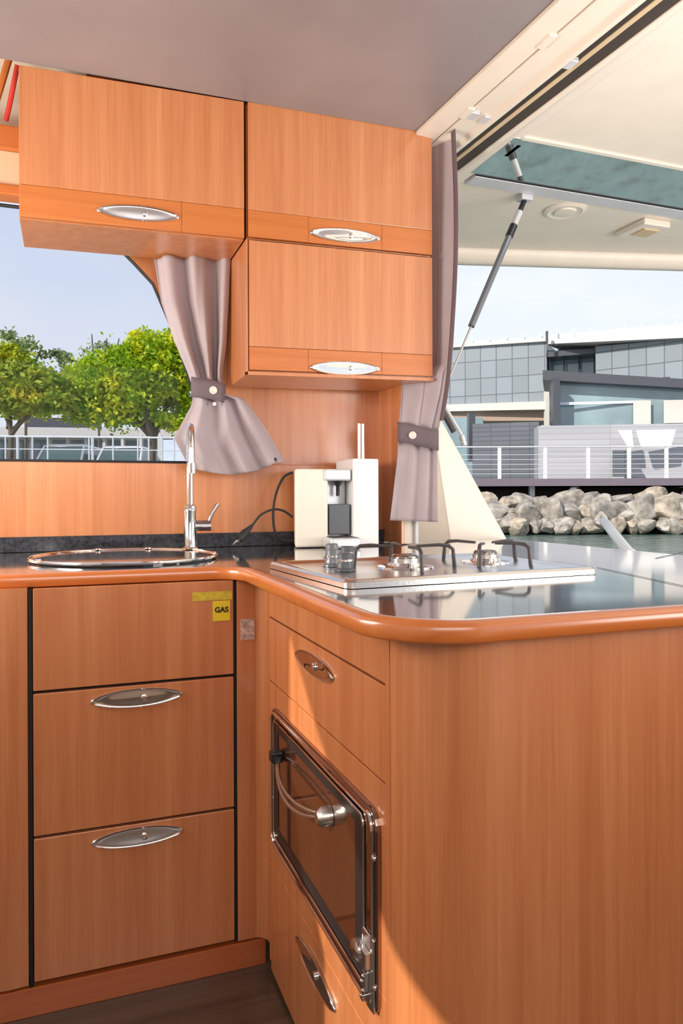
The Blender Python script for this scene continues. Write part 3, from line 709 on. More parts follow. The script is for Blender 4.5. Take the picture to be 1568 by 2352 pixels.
# ================================================================== LEFT TOP CORNER
q = MB(); q.tube(smooth([P(40, 150, 'y', 2.25), P(30, 200, 'y', 2.27), P(22, 240, 'y', 2.32), P(14, 275, 'y', 2.37)]), 0.007, 8)
tag(q.build('webbing_strap', 'red'), 'thin red strap hanging at the top left corner beside the wall cabinet', 'strap')
q = MB(); a_, b_ = P(22, 130, 'y', 2.30), P(-14, 250, 'y', 2.36); q.tube([a_, b_], 0.010, 8)
tag(q.build('wooden_batten', 'band'), 'orange wooden batten slanting across the cream corner at top left', 'batten')

# ================================================================== HARDTOP AND COCKPIT
zh = 2.27
ht = thing('hardtop_roof', (2.2, 2.0, zh), 'cream hardtop roof over the cockpit at upper right', 'roof')
def zt(u_, v_, z=zh): return P(u_, v_, 'z', z)
sk_a, sk_b = 2.055, 2.43
xs0 = 1.40
edge = [Vector((xs0, 3.24, zh)), Vector((1.78, 3.165, zh)), Vector((2.3, 3.03, zh)), Vector((2.89, 2.875, zh)), Vector((3.6, 2.66, zh)), Vector((4.2, 2.45, zh))]
q = MB()
q.prism([(hx(1.492, -1.2), -1.2, zh), (4.2, -1.2, zh), (4.2, sk_a, zh), (hx(1.492, sk_a), sk_a, zh)], (0, 0, 0.06))
q.prism([(xs0 - .02, sk_b, zh), (4.2, sk_b, zh)] + [p + Vector((0, -0.10, 0)) for p in edge[:-1][::-1]] + [Vector((xs0 - .3, 3.2, zh)), Vector((xs0 - .3, 2.50, zh)), Vector((xs0 - .10, 2.46, zh))], (0, 0, 0.06))
q.build('roof_panel', 'cream', ht)
q = MB()
ed = [Vector((xs0 - .3, 3.30, zh))] + edge
pr_ = [(0, 0.0), (0.01, -0.03), (0.035, -0.055), (0.07, -0.06), (0.11, -0.03), (0.12, 0.06), (0, 0.06)]
vv = []; ff = []
for p in ed:
    for (o_, h_) in pr_: vv.append(p + Vector((0.02, o_ - 0.10, h_)))
n = len(pr_)
for i in range(len(ed) - 1):
    for k in range(n): ff.append((i * n + k, (i + 1) * n + k, (i + 1) * n + (k + 1) % n, i * n + (k + 1) % n))
q.add(vv, ff, True); q.build('edge_moulding', 'cream', ht, sharp=50)
# open hatch frame with mirrored glass
q = MB(); q.box(hx(1.49, sk_a) + .0, 4.2, sk_a - 0.005, sk_a + 0.012, zh - 0.006, zh + 0.02); q.build('skylight_trim', 'cream2', ht)
q = MB(); q.box(1.395, 4.2, sk_b - 0.075, sk_b, zh - 0.008, zh + 0.03); fr_ = q.build('skylight_frame', 'alu', ht, bevel=0.003)
q = MB(); q.box(1.395, 4.2, sk_b - 0.087, sk_b - 0.0745, zh - 0.006, zh + 0.01); q.build('skylight_gasket', 'rubber', fr_)
q = MB(); q.box(1.37, 4.2, sk_a + 0.010, sk_b - 0.086, zh - 0.004, zh + 0.006); q.build('skylight_glass', 'skyglass', ht)
q = MB(); q.box(1.405, 1.425, 2.10, 2.19, zh - 0.004, zh + 0.012); q.build('hinge', 'tan', ht, bevel=0.003)
# roof lamp and vent
rl = P(1297, 482, 'z', zh)
lp = thing('roof_lamp', rl, 'flat round cream lamp under the hardtop, left of the small square vent', 'lamp')
q = MB(); q.lathe(rl, [(0.085, 0.0), (0.085, -0.006), (0.070, -0.012), (0.060, -0.008)], 32); q.build('bezel', 'cream2', lp)
q = MB(); q.lathe(rl + Vector((0, 0, -.006)), [(0.045, 0), (0.043, -0.008), (0.02, -0.010)], 28); q.build('lens', 'cream2', lp)
rv = P(1475, 520, 'z', zh)
vt = thing('roof_vent', rv, 'small square tan vent box under the hardtop, right of the round lamp', 'vent')
q = MB(); q.box(rv.x - .07, rv.x + .07, rv.y - .09, rv.y + .09, zh - 0.028, zh); q.build('box', 'cream2', vt, bevel=0.006)
q = MB(); q.box(rv.x - .035, rv.x + .045, rv.y - .05, rv.y + .03, zh - 0.034, zh - .027); q.build('grille', 'tan', vt, bevel=0.002)

# gas strut holding the hatch
s_top = P(1206, 455, 'y', 2.45); s_bot = P(1030, 872, 'y', 2.38)
gst = thing('gas_strut', s_bot, 'slim grey gas strut holding up the hatch over the opening', 'strut')
dd = (s_bot - s_top)
mid = s_top + dd * 0.60
q = MB(); q.cyl(s_top + dd * 0.20, s_top + dd * 0.72, 0.0125, 16); q.build('cylinder', M['knob'], gst)
q = MB(); q.cyl(s_top + dd * 0.16, s_top + dd * 0.225, 0.0150, 16); q.build('sleeve', 'black', gst)
q = MB(); q.cyl(s_top + dd * 0.08, s_top + dd * 0.16, 0.0125, 16); q.build('collar', 'alu', gst)
q = MB(); q.cyl(s_top, s_top + dd * 0.08, 0.010, 16); q.build('end_fitting', 'black', gst)
q = MB(); q.cyl(s_top + dd * 0.72, s_bot, 0.0045, 12); q.build('rod', 'steel', gst)
q = MB(); q.box(s_top.x - 0.028, s_top.x + 0.022, s_top.y - .02, s_top.y + .02, s_top.z - 0.012, s_top.z + 0.02); q.box(s_top.x - 0.03, s_top.x + 0.03, s_top.y - .03, s_top.y + .03, s_top.z + 0.02, zh - 0.001); q.build('bracket', 'alu', gst, bevel=0.002)

# coaming wedge beyond the curtain
cw = thing('cockpit_coaming', (1.35, 2.48, 0.9), 'sloping cream coaming panel outside the opening behind the hob', 'coaming')
A = P(1006, 950, 'y', 2.43); B = P(1163, 1236, 'y', 2.43); Cc = P(1036, 1236, 'y', 2.43); Dd = P(1003, 1040, 'y', 2.43)
bot = 0.86
q = MB(); q.prism([A, Vector((B.x, 2.43, B.z)), Vector((B.x + .02, 2.43, bot)), Vector((Cc.x + .006, 2.43, bot)), Dd], (0.03, 0.14, 0)); q.build('slanted_panel', 'cream2', cw, bevel=0.006)
q = MB(); q.add([Dd, Vector((Cc.x + .006, 2.43, bot)), Vector((1.10, 2.55, bot)), Vector((1.10, 2.55, 1.30)), Dd + Vector((.02, .1, 0)), Vector((Cc.x + .02, 2.55, bot))], [(0, 1, 2, 3), (0, 3, 4), (1, 5, 2), (0, 4, 5, 1), (2, 5, 4, 3)]); q.build('inner_panel', 'cream', cw)
gr = thing('grab_rail', P(1045, 960, 'y', 2.6), 'short slanted rail with clamp above the cream coaming', 'rail')
q = MB(); q.tube([P(1016, 925, 'y', 2.60), P(1052, 985, 'y', 2.60), P(1062, 1003, 'y', 2.60), P(1060, 1018, 'y', 2.60)], 0.007, 10); q.build('tube', 'alu', gr)
q = MB(); q.tube([P(1012, 938, 'y', 2.56), P(1042, 992, 'y', 2.56)], 0.011, 10); q.build('inner_tube', 'darkgroove', gr)
q = MB(); q.cyl(P(1060, 1000, 'y', 2.60), P(1066, 1022, 'y', 2.60), 0.013, 12); q.build('clamp', 'steel', gr)
# white tube on the deck
wp = thing('boat_hook_pole', P(1455, 1268, 'y', 2.2), 'short white angled tube standing on the deck beyond the worktop', 'pole')
a_, b_ = P(1384, 1194, 'y', 2.9), P(1452, 1280, 'y', 2.55)
q = MB(); q.tube([a_, a_.lerp(b_, .04), b_], [0.010, 0.021, 0.024], 16); q.build('tube', 'white', wp)
q = MB(); q.cyl(b_.lerp(a_, .06), b_.lerp(a_, -.03), 0.030, 16); q.build('base_collar', 'white', wp)
# cockpit side deck the tube stands on, hull side
hd = MB(); hd.box(1.60, 4.5, 2.42, 2.75, 0.55, 0.80); tag(hd.build('side_deck', 'cream2', bevel=0.02), 'cream side deck of the boat below the worktop edge', 'deck')

# ================================================================== OUTSIDE
# materials for the outside
def grid_mat(name, col, line, sx, sz, lw=0.06, rough=0.3, metal=0.0, use='Object'):
    mt, t, b = new_mat(name)
    br = t.nodes.new('ShaderNodeTexBrick'); c = t.nodes.new('ShaderNodeTexCoord'); m2 = t.nodes.new('ShaderNodeMapping')
    sep = t.nodes.new('ShaderNodeSeparateXYZ'); cb = t.nodes.new('ShaderNodeCombineXYZ')
    t.links.new(c.outputs[use], sep.inputs[0]); t.links.new(sep.outputs['X'], cb.inputs['X']); t.links.new(sep.outputs['Z'], cb.inputs['Y'])
    t.links.new(cb.outputs[0], br.inputs['Vector'])
    br.offset = 0; br.inputs['Color1'].default_value = col + (1,); br.inputs['Color2'].default_value = tuple(x * 1.18 for x in col) + (1,)
    br.inputs['Mortar'].default_value = line + (1,); br.inputs['Scale'].default_value = 1
    br.inputs['Mortar Size'].default_value = lw; br.inputs['Brick Width'].default_value = sx; br.inputs['Row Height'].default_value = sz
    t.links.new(br.outputs['Color'], b.inputs['Base Color'])
    b.inputs['Roughness'].default_value = rough; b.inputs['Metallic'].default_value = metal
    return mt
M['facade'] = grid_mat('grey_glass_facade_panels', (0.20, 0.235, 0.265), (0.10, 0.115, 0.13), 0.92, 1.0, 0.03, 0.35)
M['stonewall'] = grid_mat('dark_stone_cladding', (0.11, 0.125, 0.15), (0.075, 0.085, 0.10), 0.9, 0.22, 0.02, 0.8)
M['plankwall'] = grid_mat('pale_grey_cladding', (0.36, 0.37, 0.40), (0.29, 0.30, 0.33), 3.0, 0.25, 0.015, 0.7)
M['boxwhite'] = simple('white_render', (0.58, 0.555, 0.52), 0.7, var=0.03)
M['soffit'] = simple('brown_soffit', (0.36, 0.26, 0.20), 0.7)
M['fascia'] = simple('grey_metal_fascia', (0.06, 0.065, 0.08), 0.4)
M['deck'] = simple('mauve_grey_deck', (0.16, 0.135, 0.17), 0.7)
M['pavglass'] = simple('teal_pavilion_glass', (0.24, 0.34, 0.38), 0.06, 0.0, 0.9, 0.35, 0.35)
M['fence'] = simple('galvanised_rail', (0.66, 0.68, 0.70), 0.5, 0.2)
M['rock'] = simple('warm_grey_boulder', (0.30, 0.275, 0.245), 0.9, 0, 0.3, 0.5, 2.2, bump=0.8, bs=5)
M['rock2'] = simple('tan_boulder', (0.33, 0.285, 0.23), 0.9, 0, 0.3, 0.5, 2.6, bump=0.8, bs=5)
M['bark'] = simple('grey_brown_bark', (0.11, 0.085, 0.06), 0.9, bump=0.5, bs=20)
M['earth'] = simple('dark_bank_soil', (0.05, 0.042, 0.03), 0.95, var=0.3)
M['quay'] = simple('grey_quay_concrete', (0.38, 0.37, 0.35), 0.9)
M['grass'] = simple('yellow_green_grass', (0.28, 0.34, 0.05), 0.9, var=0.35, vs_=2)
M['carpaint'] = simple('silver_car_paint', (0.46, 0.45, 0.47), 0.25, 0.5, coat=0.8)
M['carwhite'] = simple('pale_car_paint', (0.66, 0.66, 0.66), 0.25, 0.1, coat=0.8)
M['carglass'] = simple('dark_car_glass', (0.06, 0.10, 0.09), 0.08, 0, 0.8)
def leafmat(name, c1, c2, c3):
    mt, t, b = new_mat(name)
    c = t.nodes.new('ShaderNodeTexCoord'); n = t.nodes.new('ShaderNodeTexNoise'); n.inputs['Scale'].default_value = 1.3; n.inputs['Detail'].default_value = 6; n.inputs['Roughness'].default_value = 0.7
    t.links.new(c.outputs['Object'], n.inputs['Vector'])
    r = t.nodes.new('ShaderNodeValToRGB'); el = r.color_ramp.elements
    el[0].position = 0.36; el[0].color = c1 + (1,); el[1].position = 0.64; el[1].color = c3 + (1,); x = el.new(0.5); x.color = c2 + (1,)
    t.links.new(n.outputs['Fac'], r.inputs[0]); t.links.new(r.outputs[0], b.inputs['Base Color']); b.inputs['Roughness'].default_value = 0.6
    tl = t.nodes.new('ShaderNodeBsdfTranslucent'); t.links.new(r.outputs[0], tl.inputs[0])
    ms = t.nodes.new('ShaderNodeMixShader'); ms.inputs[0].default_value = 0.35
    o = t.nodes['Material Output']; t.links.new(b.outputs[0], ms.inputs[1]); t.links.new(tl.outputs[0], ms.inputs[2]); t.links.new(ms.outputs[0], o.inputs[0])
    return mt
M['leaf'] = leafmat('bright_green_leaves', (0.10, 0.26, 0.004), (0.40, 0.56, 0.008), (0.78, 0.72, 0.012))
M['leaf2'] = leafmat('olive_green_leaves', (0.13, 0.26, 0.01), (0.38, 0.48, 0.02), (0.72, 0.62, 0.03))
M['twig'] = leafmat('pale_sparse_leaves', (0.16, 0.22, 0.09), (0.26, 0.34, 0.12), (0.40, 0.46, 0.16))
# water
mt, t, b = new_mat('green_harbour_water')
b.inputs['Base Color'].default_value = (0.10, 0.155, 0.135, 1); b.inputs['Roughness'].default_value = 0.12
c = t.nodes.new('ShaderNodeTexCoord'); n1 = t.nodes.new('ShaderNodeTexNoise'); n1.inputs['Scale'].default_value = 2.2; n1.inputs['Detail'].default_value = 4
bp = t.nodes.new('ShaderNodeBump'); bp.inputs['Strength'].default_value = 0.9; bp.inputs['Distance'].default_value = 0.22
t.links.new(c.outputs['Object'], n1.inputs['Vector']); t.links.new(n1.outputs['Fac'], bp.inputs['Height']); t.links.new(bp.outputs[0], b.inputs['Normal'])
M['water'] = mt
wa = MB(); wa.prism([(-40, 2.6, -0.045), (1.8, 2.6, -0.045), (4.6, 2.6, -0.045), (4.6, -30, -0.045), (90, -30, -0.045), (90, 70, -0.045), (-40, 70, -0.045)], (0, 0, -0.2))
tag(wa.build('harbour_water', 'water'), 'rippled green harbour water between boat and rocks', 'water', kind='stuff')

# frame aligned with the view axis: r = metres to the right, t = metres away
def W(r, t, z): return Rt * r + Fw * t + Vector((0, 0, z))
def rt(u_, t): return (u_ - 784) / FPX * t
def hz(v_, t, u_=784): return CAM.z + (1140 - v_) / FPX * t + ROLL * (u_ - 784) / FPX * t * 1.0
def rot_obj_box(name, mat, parent, u0, u1, t0, t1, z0, z1, th, bevel=0):
    """wall running from (u0,t0) to (u1,t1), thickness th away from viewer; mesh kept in its own frame so that x runs along the wall"""
    a_ = W(rt(u0, t0), t0, 0); b_ = W(rt(u1, t1), t1, 0); d_ = b_ - a_; L_ = d_.length; ang = math.atan2(d_.y, d_.x)
    m_ = MB(); z0b = z0 if not isinstance(z0, tuple) else z0[0]
    za_, zb_ = (z0, z0) if not isinstance(z0, tuple) else z0; zc_, zd_ = (z1, z1) if not isinstance(z1, tuple) else z1
    m_.add([Vector((0, 0, za_)), Vector((L_, 0, zb_)), Vector((L_, th, zb_)), Vector((0, th, za_)), Vector((0, 0, zc_)), Vector((L_, 0, zd_)), Vector((L_, th, zd_)), Vector((0, th, zc_))],
           [(0, 3, 2, 1), (4, 5, 6, 7), (0, 1, 5, 4), (1, 2, 6, 5), (2, 3, 7, 6), (3, 0, 4, 7)])
    me = bpy.data.meshes.new(name); me.from_pydata(m_.v, [], m_.f); me.materials.append(M[mat])
    o = bpy.data.objects.new(name, me); COL.objects.link(o)
    o.location = a_ - (parent.location if parent else Vector((0, 0, 0))); o.rotation_euler = (0, 0, ang)
    if parent: o.parent = parent
    if bevel:
        md = o.modifiers.new('bevel', 'BEVEL'); md.width = bevel
    return o

# museum block left wing
TA = 44.0; TB = 42.0
mb = thing('museum_building', W(rt(1150, 44), 44, 0), 'long grey panelled waterfront building with rooftop glass balustrade', 'building')
rot_obj_box('panel_facade', 'facade', mb, 1000, 1256, 44.6, 42, (hz(932, 44.6), hz(924, 42)), (hz(803, 44.6), hz(787, 42)), 5)
rot_obj_box('panel_facade', 'facade', mb, 1368, 1640, 41, 37, (hz(905, 41), hz(905, 37)), (hz(798, 41), hz(775, 37)), 5)
rot_obj_box('roof_edge', 'boxwhite', mb, 1000, 1256, 44.4, 41.8, (hz(803, 44.6), hz(787, 42)), (hz(797, 44.6), hz(779, 42)), 5.3)
rot_obj_box('roof_edge', 'boxwhite', mb, 1256, 1640, 41.8, 36.8, (hz(792, 41.8), hz(776, 36.8)), (hz(783, 41.8), hz(757, 36.8)), 5.3)
rot_obj_box('floor_slab', 'boxwhite', mb, 1000, 1258, 44.2, 41.6, (hz(946, 44.2), hz(942, 41.6)), (hz(931, 44.2), hz(923, 41.6)), 6)
rot_obj_box('soffit', 'soffit', mb, 1000, 1256, 44.5, 42.2, (hz(968, 44.5), hz(968, 42.2)), (hz(946, 44.2), hz(942, 41.6)), 3)
rot_obj_box('recessed_glazing', 'pavglass', mb, 1256, 1372, 43.5, 42.5, hz(905, 42), hz(795, 42), 2)
rot_obj_box('dark_lintel', 'fascia', mb, 1258, 1370, 42.0, 41.2, (hz(822, 42), hz(812, 41)), (hz(810, 42), hz(800, 41)), 2)
for k in range(4):
    rot_obj_box('mullion', 'fascia', mb, 1262 + 35 * k, 1265 + 35 * k, 42.3, 42.3, hz(870, 42), hz(810, 42), 0.2)
for k in range(13):
    u_ = 1085 + 39 * k; t_ = 44 - 5.5 * k / 12; zl = hz(797 - 2.9 * k, t_)
    rot_obj_box('balustrade_post', 'fence', mb, u_, u_ + 2, t_, t_, zl - .3, zl + 0.55, 0.1)
M['balglass'] = simple('pale_balustrade_glass', (0.62, 0.68, 0.76), 0.2)
rot_obj_box('balustrade_glass', 'balglass', mb, 1060, 1256, 44.4, 42.3, (hz(797, 44.4) - .1, hz(779, 42) - .1), (hz(787, 44.4), hz(771, 42)), 0.06)
rot_obj_box('balustrade_glass', 'balglass', mb, 1256, 1640, 42.3, 37, (hz(783, 42) - .1, hz(757, 37) - .1), (hz(768, 42), hz(742, 37)), 0.06)
for u_ in (1256, 1378): rot_obj_box('chimney_pipe', 'fascia', mb, u_, u_ + 4, 41, 41, hz(790, 41), hz(762, 41), 0.2)
rot_obj_box('end_pier', 'boxwhite', mb, 1255, 1262, 41.4, 41.4, hz(1060, 41), hz(855, 41), 0.5)
# ground floor of the block
rot_obj_box('stone_wall', 'stonewall', mb, 1085, 1238, 36, 35, hz(1110, 36), hz(975, 36), 1.5)
rot_obj_box('dark_column', 'fascia', mb, 1077, 1092, 38, 38, hz(1060, 38), hz(950, 38), 0.6)
rot_obj_box('shop_window', 'pavglass', mb, 1000, 1110, 43, 43, hz(1100, 43), hz(960, 43), 0.5)

# glass pavilion
pv = thing('glass_pavilion', W(rt(1400, 33), 33, 0), 'low glass pavilion with dark flat roof in front of the panelled building', 'building')
rot_obj_box('roof_fascia', 'fascia', pv, 1247, 1640, 34, 32, (hz(874, 34), hz(898, 32)), (hz(852, 34), hz(878, 32)), 4)
rot_obj_box('glass_wall', 'pavglass', pv, 1266, 1640, 34.6, 32.6, hz(985, 34), (hz(872, 34), hz(898, 32)), 0.3)
for u_, wd in ((1264, 7), (1514, 9)): rot_obj_box('mullion', 'fascia', pv, u_, u_ + wd, 34.2, 33.4, hz(985, 34), hz(874, 34), 0.3)
rot_obj_box('blind', 'boxwhite', pv, 1455, 1495, 33.2, 33.1, hz(985, 33), hz(922, 33), 0.05)
rot_obj_box('blind', 'boxwhite', pv, 1525, 1600, 33, 32.8, hz(975, 33), hz(922, 33), 0.05)
rot_obj_box('glass_rail', 'balglass', pv, 1270, 1512, 34.1, 33.3, hz(932, 34), hz(926, 34), 0.05)
rot_obj_box('terrace_wall', 'plankwall', pv, 1236, 1640, 32, 31, hz(1115, 32), hz(980, 32), 1.5)
# white tilted sunshades leaning on the wall
M['sail'] = simple('white_sail_canvas', (0.86, 0.85, 0.83), 0.8, var=0.02)
def poly_obj(name, mat, pix, t, th, label, cat, group=None):
    q = MB(); q.prism([D(u_, v_, t) for u_, v_ in pix], Fw * th); return tag(q.build(name, mat), label, cat, group)
poly_obj('canvas_screen', 'sail', ((1418, 988), (1450, 988), (1455, 1028), (1443, 1028)), 30.5, 0.1, 'narrow white triangular canvas screen against the pale wall', 'screen')
poly_obj('canvas_screen', 'sail', ((1462, 988), (1552, 986), (1540, 1028), (1474, 1028)), 30.4, 0.1, 'wide white canvas screen against the pale wall', 'screen')
poly_obj('dark_panel', 'stonewall', ((1408, 1034), (1445, 1034), (1482, 1095), (1408, 1095)), 30.6, 0.1, 'dark louvred panel below the white canvas screens', 'panel')

# promenade deck with railing
zd = hz(1118, 23); zdt = hz(1101, 23)
dk = thing('promenade_deck', W(rt(1330, 23), 23, zd), 'dark promenade deck slab above the rock bank', 'deck')
rot_obj_box('slab', 'deck', dk, 1000, 1750, 23.2, 23.0, zd, zdt, 8)
for u_, wd, mt_ in ((1216, 12, 'fence'),): rot_obj_box('support_post', mt_, dk, u_, u_ + wd, 23.6, 23.6, hz(1150, 23.6), zd + .05, 0.2)
q = MB()
a_, b_ = D(1322, 1112, 23.4), D(1300, 1160, 22.9); q.tube([a_, b_], 0.13, 6); q.build('raking_support', 'deck', dk)
a_, b_ = D(1590, 1112, 23.4), D(1566, 1150, 22.9); q = MB(); q.tube([a_, b_], 0.13, 6); q.build('raking_support', 'deck', dk)
rl_ = thing('promenade_railing', W(rt(1330, 23), 23.1, zdt), 'white post and wire railing along the promenade deck', 'railing')
for u_ in (1044, 1147, 1252, 1351, 1445, 1531, 1620):
    rot_obj_box('post', 'sail', rl_, u_ - 3, u_ + 4, 23.15, 23.15, zdt, hz(1028, 23.15), 0.08)
for k, v_ in enumerate((1028, 1046, 1057, 1068, 1079, 1090)):
    r_ = 0.022 if k == 0 else 0.009
    q = MB(); q.cyl(W(rt(1000, 23.15), 23.15, hz(v_, 23.15)), W(rt(1740, 23.15), 23.15, hz(v_, 23.15)), r_, 6); q.build('top_rail' if k == 0 else 'wire', 'fence', rl_)

# rock bank
bk = MB(); a0 = W(rt(900, 26), 25.2, 0)
bk.prism([W(rt(900, 23), 21.8, -0.4), W(rt(900, 23), 24.3, 1.35), W(rt(900, 23), 30, 1.35), W(rt(900, 23), 30, -0.4)], Rt * 16)
tag(bk.build('rock_bank_core', 'earth'), 'dark earth bank showing between the boulders under the deck', 'bank', kind='stuff')
def rock_mesh(seed, mat):
    rnd = random.Random(seed); bm = bmesh.new(); bmesh.ops.create_icosphere(bm, subdivisions=3, radius=1)
    pl_n = [(Vector((rnd.uniform(-1, 1), rnd.uniform(-1, 1), rnd.uniform(-1, 1))).normalized(), rnd.uniform(0.45, 0.72)) for _ in range(12)]
    off = Vector((rnd.uniform(0, 50),) * 3)
    for v_ in bm.verts:
        p = v_.co.copy()
        for nn_, dd_ in pl_n:
            e_ = p.dot(nn_) - dd_
            if e_ > 0: p -= nn_ * e_ * 0.92
        p += p.normalized() * noise.noise(p * 2.2 + off) * 0.06
        v_.co = p
    me_ = bpy.data.meshes.new('boulder'); bm.to_mesh(me_); bm.free(); me_.materials.append(M[mat])
    me_.polygons.foreach_set('use_smooth', [True] * len(me_.polygons)); me_.set_sharp_from_angle(angle=math.radians(18))
    return me_
RM = [rock_mesh(k, 'rock' if k % 3 else 'rock2') for k in range(9)]
rnd = random.Random(3)
named = {(1, 1): 'large pale flat-faced boulder at the waterline just right of the cream coaming', (1, 3): 'rounded pale boulder at the waterline under the raking deck support'}
for row, (vv_, tt, sz, n_) in enumerate(((1207, 21.6, 0.36, 15), (1182, 22.0, 0.58, 11), (1158, 22.8, 0.48, 13))):
    for k in range(n_):
        u_ = 1130 + (k + rnd.uniform(-.18, .18)) * 480 / n_
        t_ = tt + rnd.uniform(-.12, .12); s_ = sz * rnd.uniform(0.75, 1.2)
        o = bpy.data.objects.new('boulder', RM[rnd.randrange(9)]); COL.objects.link(o)
        o.location = W(rt(u_, t_), t_, hz(vv_ + rnd.uniform(-4, 4), t_)); o.scale = (s_ * 1.25, s_ * 1.0, s_ * 0.85)
        o.rotation_euler = (rnd.uniform(-.5, .5), rnd.uniform(-.5, .5), rnd.uniform(0, 6.28))
        rowname = ('in the lowest row, at the waterline', 'in the second row up from the water', 'in the third row up from the water')[row]
        tag(o, 'grey-tan boulder of the bank ' + rowname, 'boulder', 'boulders ' + rowname)

# ------------------------------------------------------------------ left: quay, fence, cars, low building, trees
zq = 1.38
tag(MB().prism([W(-20, 16.9, -0.4), W(2.5, 16.9, -0.4), W(2.5, 60, -0.4), W(-20, 60, -0.4)], (0, 0, zq + 0.4)).build('quay', 'quay'), 'grey concrete quay carrying railing, trees and parked cars', 'quay')
lr = thing('quay_railing', W(rt(200, 17), 17, zq), 'pale metal railing along the quay beyond the left window', 'railing')
for u_ in (-60, -15, 13, 41, 75, 110, 205, 213, 260, 317, 342, 372, 400, 440):
    q = MB(); q.cyl(W(rt(u_, 17.1), 17.1, zq), W(rt(u_, 17.1), 17.1, hz(1000, 17.1)), 0.018 if u_ not in (213, 41, 372) else 0.03, 6); q.build('post', 'fence', lr)
for v_ in (1001, 1030):
    q = MB(); q.cyl(W(rt(-150, 17.1), 17.1, hz(v_ - 4, 17.1)), W(rt(470, 17.1), 17.1, hz(v_ + 4, 17.1)), 0.022 if v_ < 1010 else 0.012, 6); q.build('rail', 'fence', lr)
poly_obj('white_cabinet', 'balglass', ((374, 1010), (440, 1010), (440, 1110), (374, 1110)), 18.2, 0.8, 'pale service box behind the right end of the quay railing', 'box')

lb = thing('low_building', W(rt(200, 36), 36, zq), 'long low building with pale flat roof and dark glazing behind the cars', 'building')
rot_obj_box('roof', 'boxwhite', lb, -120, 420, 34.5, 36.5, (hz(998, 34.5), hz(1004, 36.5)), (hz(975, 34.5), hz(984, 36.5)), 5)
rot_obj_box('glazing', 'pavglass', lb, -120, 420, 36.5, 38.5, zq, (hz(996, 36), hz(1000, 38)), 3)
for u_ in range(-100, 420, 42): rot_obj_box('pier', 'boxwhite', lb, u_, u_ + 6, 36, 36, zq, hz(998, 36), 0.3)
rot_obj_box('upper_storey', 'fascia', lb, 60, 230, 38, 39, hz(980, 38), hz(955, 38), 3)
tag(MB().prism([W(rt(-100, 31), 31, zq), W(rt(440, 31), 31, zq), W(rt(440, 33), 33, 2.75), W(rt(-100, 33), 33, 2.75)], (0, 0, 0.04)).build('grass_verge', 'grass'), 'strip of yellow-green grass behind the parked cars', 'grass', kind='stuff')

def car(uc, t, width, mat, label, hgt=1.45):
    c = thing('car', W(rt(uc, t), t, zq), label, 'car', 'parked cars behind the quay railing')
    def loc(x, y, z): return W(rt(uc, t) + x, t + y, zq + z)
    w2 = width / 2
    def section(x_scale, z, y0, y1): return [loc(-w2 * x_scale, y0, z), loc(w2 * x_scale, y0, z), loc(w2 * x_scale, y1, z), loc(-w2 * x_scale, y1, z)]
    secs = [section(0.95, 0.25, 0, 4.2), section(1.0, 0.55, -0.05, 4.25), section(0.98, 0.85, 0.0, 4.2), section(0.92, 0.93, 0.25, 3.9)]
    q = MB(); vv = [p for s_ in secs for p in s_]; ff = [(3, 2, 1, 0), (12, 13, 14, 15)]
    for i in range(3):
        for k in range(4): ff.append((i * 4 + k, i * 4 + (k + 1) % 4, (i + 1) * 4 + (k + 1) % 4, (i + 1) * 4 + k))
    q.add(vv, ff); q.build('car_body', mat, c, bevel=0.06, seg=3)
    secs = [section(0.90, 0.92, 0.5, 3.6), section(0.80, hgt - .06, 1.0, 3.0)]
    q = MB(); q.add([p for s_ in secs for p in s_], [(3, 2, 1, 0), (4, 5, 6, 7)] + [(k, (k + 1) % 4, 4 + (k + 1) % 4, 4 + k) for k in range(4)]); q.build('windows', 'carglass', c, bevel=0.05, seg=2)
    secs = [section(0.82, hgt - .09, 0.93, 3.1), section(0.74, hgt, 1.1, 2.9)]
    q = MB(); q.add([p for s_ in secs for p in s_], [(3, 2, 1, 0), (4, 5, 6, 7)] + [(k, (k + 1) % 4, 4 + (k + 1) % 4, 4 + k) for k in range(4)])
    for sx in (-1, 1): q.tube([loc(sx * w2 * 0.9, 0.5, 0.92), loc(sx * w2 * 0.8, 1.0, hgt - .06)], 0.05, 6)
    q.build('car_roof', mat, c, bevel=0.03, seg=2)
    for sx in (-1, 1):
        for yy in (0.7, 3.4):
            q = MB(); q.cyl(loc(sx * w2 * 0.97, yy, 0.31), loc(sx * w2 * 0.72, yy, 0.31), 0.31, 18); q.build('wheel', 'rubber', c)
car(122, 24.0, 1.65, 'carpaint', 'silver car behind the quay railing, left of the two parked cars', 1.52)
car(262, 24.6, 1.65, 'carwhite', 'pale car behind the quay railing, right of the two parked cars', 1.50)

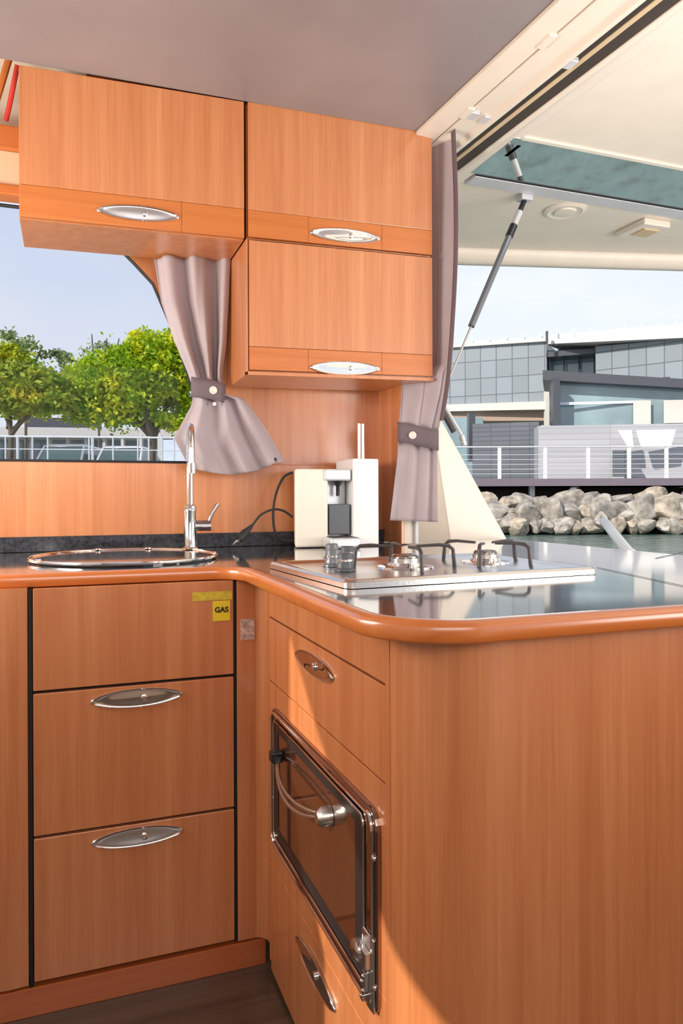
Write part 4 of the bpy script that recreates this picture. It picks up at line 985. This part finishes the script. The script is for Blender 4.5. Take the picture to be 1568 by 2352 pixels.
def tree(pix_base, t, trunk_r, limbs, clumps, mat, label, nleaf=5200, lsz=0.085, group=None):
    base = W(rt(pix_base, t), t, zq)
    c = thing('tree', base, label, 'tree', group)
    q = MB()
    for lim in limbs:
        pts = [W(rt(u_, t + dt_), t + dt_, hz(v_, t)) for (u_, v_, dt_) in lim]
        pts = smooth(pts, 5); n_ = len(pts)
        q.tube(pts, [trunk_r * (1 - 0.65 * i / n_) for i in range(n_)], 8)
    q.build('trunk', 'bark', c)
    rn = random.Random(int(pix_base) + 5); q = MB(); tot = sum(cl[2] * cl[3] for cl in clumps)
    for (u_, v_, ru, rv_) in clumps:
        ctr = W(rt(u_, t), t, hz(v_, t)); a_ = ru / FPX * t; b_ = rv_ / FPX * t
        nl = int(nleaf * ru * rv_ / tot)
        subs = []
        for _ in range(max(6, int(nl / 55))):
            d_ = Vector((rn.gauss(0, 1), rn.gauss(0, 1), rn.gauss(0, 1))).normalized() * rn.uniform(0.55, 1.0) ** 0.5
            subs.append(ctr + Rt * d_.x * a_ + Fw * d_.y * a_ * 0.8 + Vector((0, 0, d_.z * b_)))
        for _ in range(nl):
            s_ = rn.choice(subs); sp_ = 0.20 * max(a_, .5)
            p = s_ + Vector((rn.gauss(0, sp_), rn.gauss(0, sp_), rn.gauss(0, sp_ * .7)))
            n_ = Vector((rn.gauss(0, 1), rn.gauss(0, 1), rn.gauss(0, 1) + .7)).normalized(); x_ = n_.orthogonal().normalized(); x_ = (Matrix.Rotation(rn.uniform(0, 6.28), 3, n_) @ x_); y_ = n_.cross(x_)
            l_ = lsz * rn.uniform(.6, 1.3)
            q.add([p - x_ * l_, p - y_ * l_ * .55 + n_ * l_ * .15, p + x_ * l_, p + y_ * l_ * .55 + n_ * l_ * .15], [(0, 1, 2, 3)])
    k = len(q.v)
    me_ = bpy.data.meshes.new('foliage'); off = base
    me_.from_pydata([x - off for x in q.v], [], q.f); me_.materials.append(M[mat])
    o = bpy.data.objects.new('foliage', me_); COL.objects.link(o); o.parent = c
    return c
G = 'street trees on the quay'
tree(350, 22, 0.13, [[(350, 1120, 0), (350, 1040, 0), (352, 985, 0), (330, 930, 0), (300, 880, 0.2)], [(352, 1000, 0), (375, 950, 0.2), (400, 890, 0.3)], [(350, 1010, 0), (340, 950, -.3), (352, 880, 0)], [(350, 1000, 0), (310, 960, 0), (250, 920, 0)]],
     [(330, 850, 95, 60), (270, 900, 100, 65), (395, 850, 60, 70), (355, 800, 60, 36), (210, 925, 60, 45), (390, 930, 50, 50), (240, 860, 60, 40)], 'leaf', 'big round bright green tree beside the curtain, right of the window view', 22000, 0.088, G)
tree(25, 21, 0.09, [[(22, 1120, 0), (25, 1040, 0), (25, 985, 0), (8, 940, 0), (-15, 900, 0)], [(25, 995, 0), (50, 965, 0.1), (95, 935, 0)], [(22, 980, 0), (25, 940, 0.3), (40, 880, 0)]],
     [(10, 860, 75, 50), (70, 890, 70, 50), (-40, 880, 60, 60), (110, 905, 55, 45), (30, 920, 55, 30), (20, 820, 45, 25)], 'leaf2', 'yellow-green tree with forked trunk at the left edge of the window', 14000, 0.088, G)
tree(60, 29, 0.07, [[(60, 1100, 0), (60, 950, 0), (62, 800, 0)], [(62, 880, 0), (95, 800, 0)]],
     [(50, 772, 40, 14), (75, 805, 45, 20), (35, 800, 30, 14), (95, 840, 40, 22), (150, 815, 32, 18), (165, 840, 30, 26)], 'twig', 'thin sparse tree rising behind the forked tree', 1500, 0.095, G)
tree(230, 30, 0.05, [[(230, 1100, 0), (225, 900, 0), (215, 800, 0), (212, 765, 0)], [(225, 900, 0), (240, 820, 0), (247, 775, 0)], [(225, 880, 0), (262, 820, 0), (275, 775, 0)]],
     [(225, 815, 45, 20), (262, 800, 30, 18)], 'twig', 'bare-topped thin tree behind the big round tree', 350, 0.07, G)
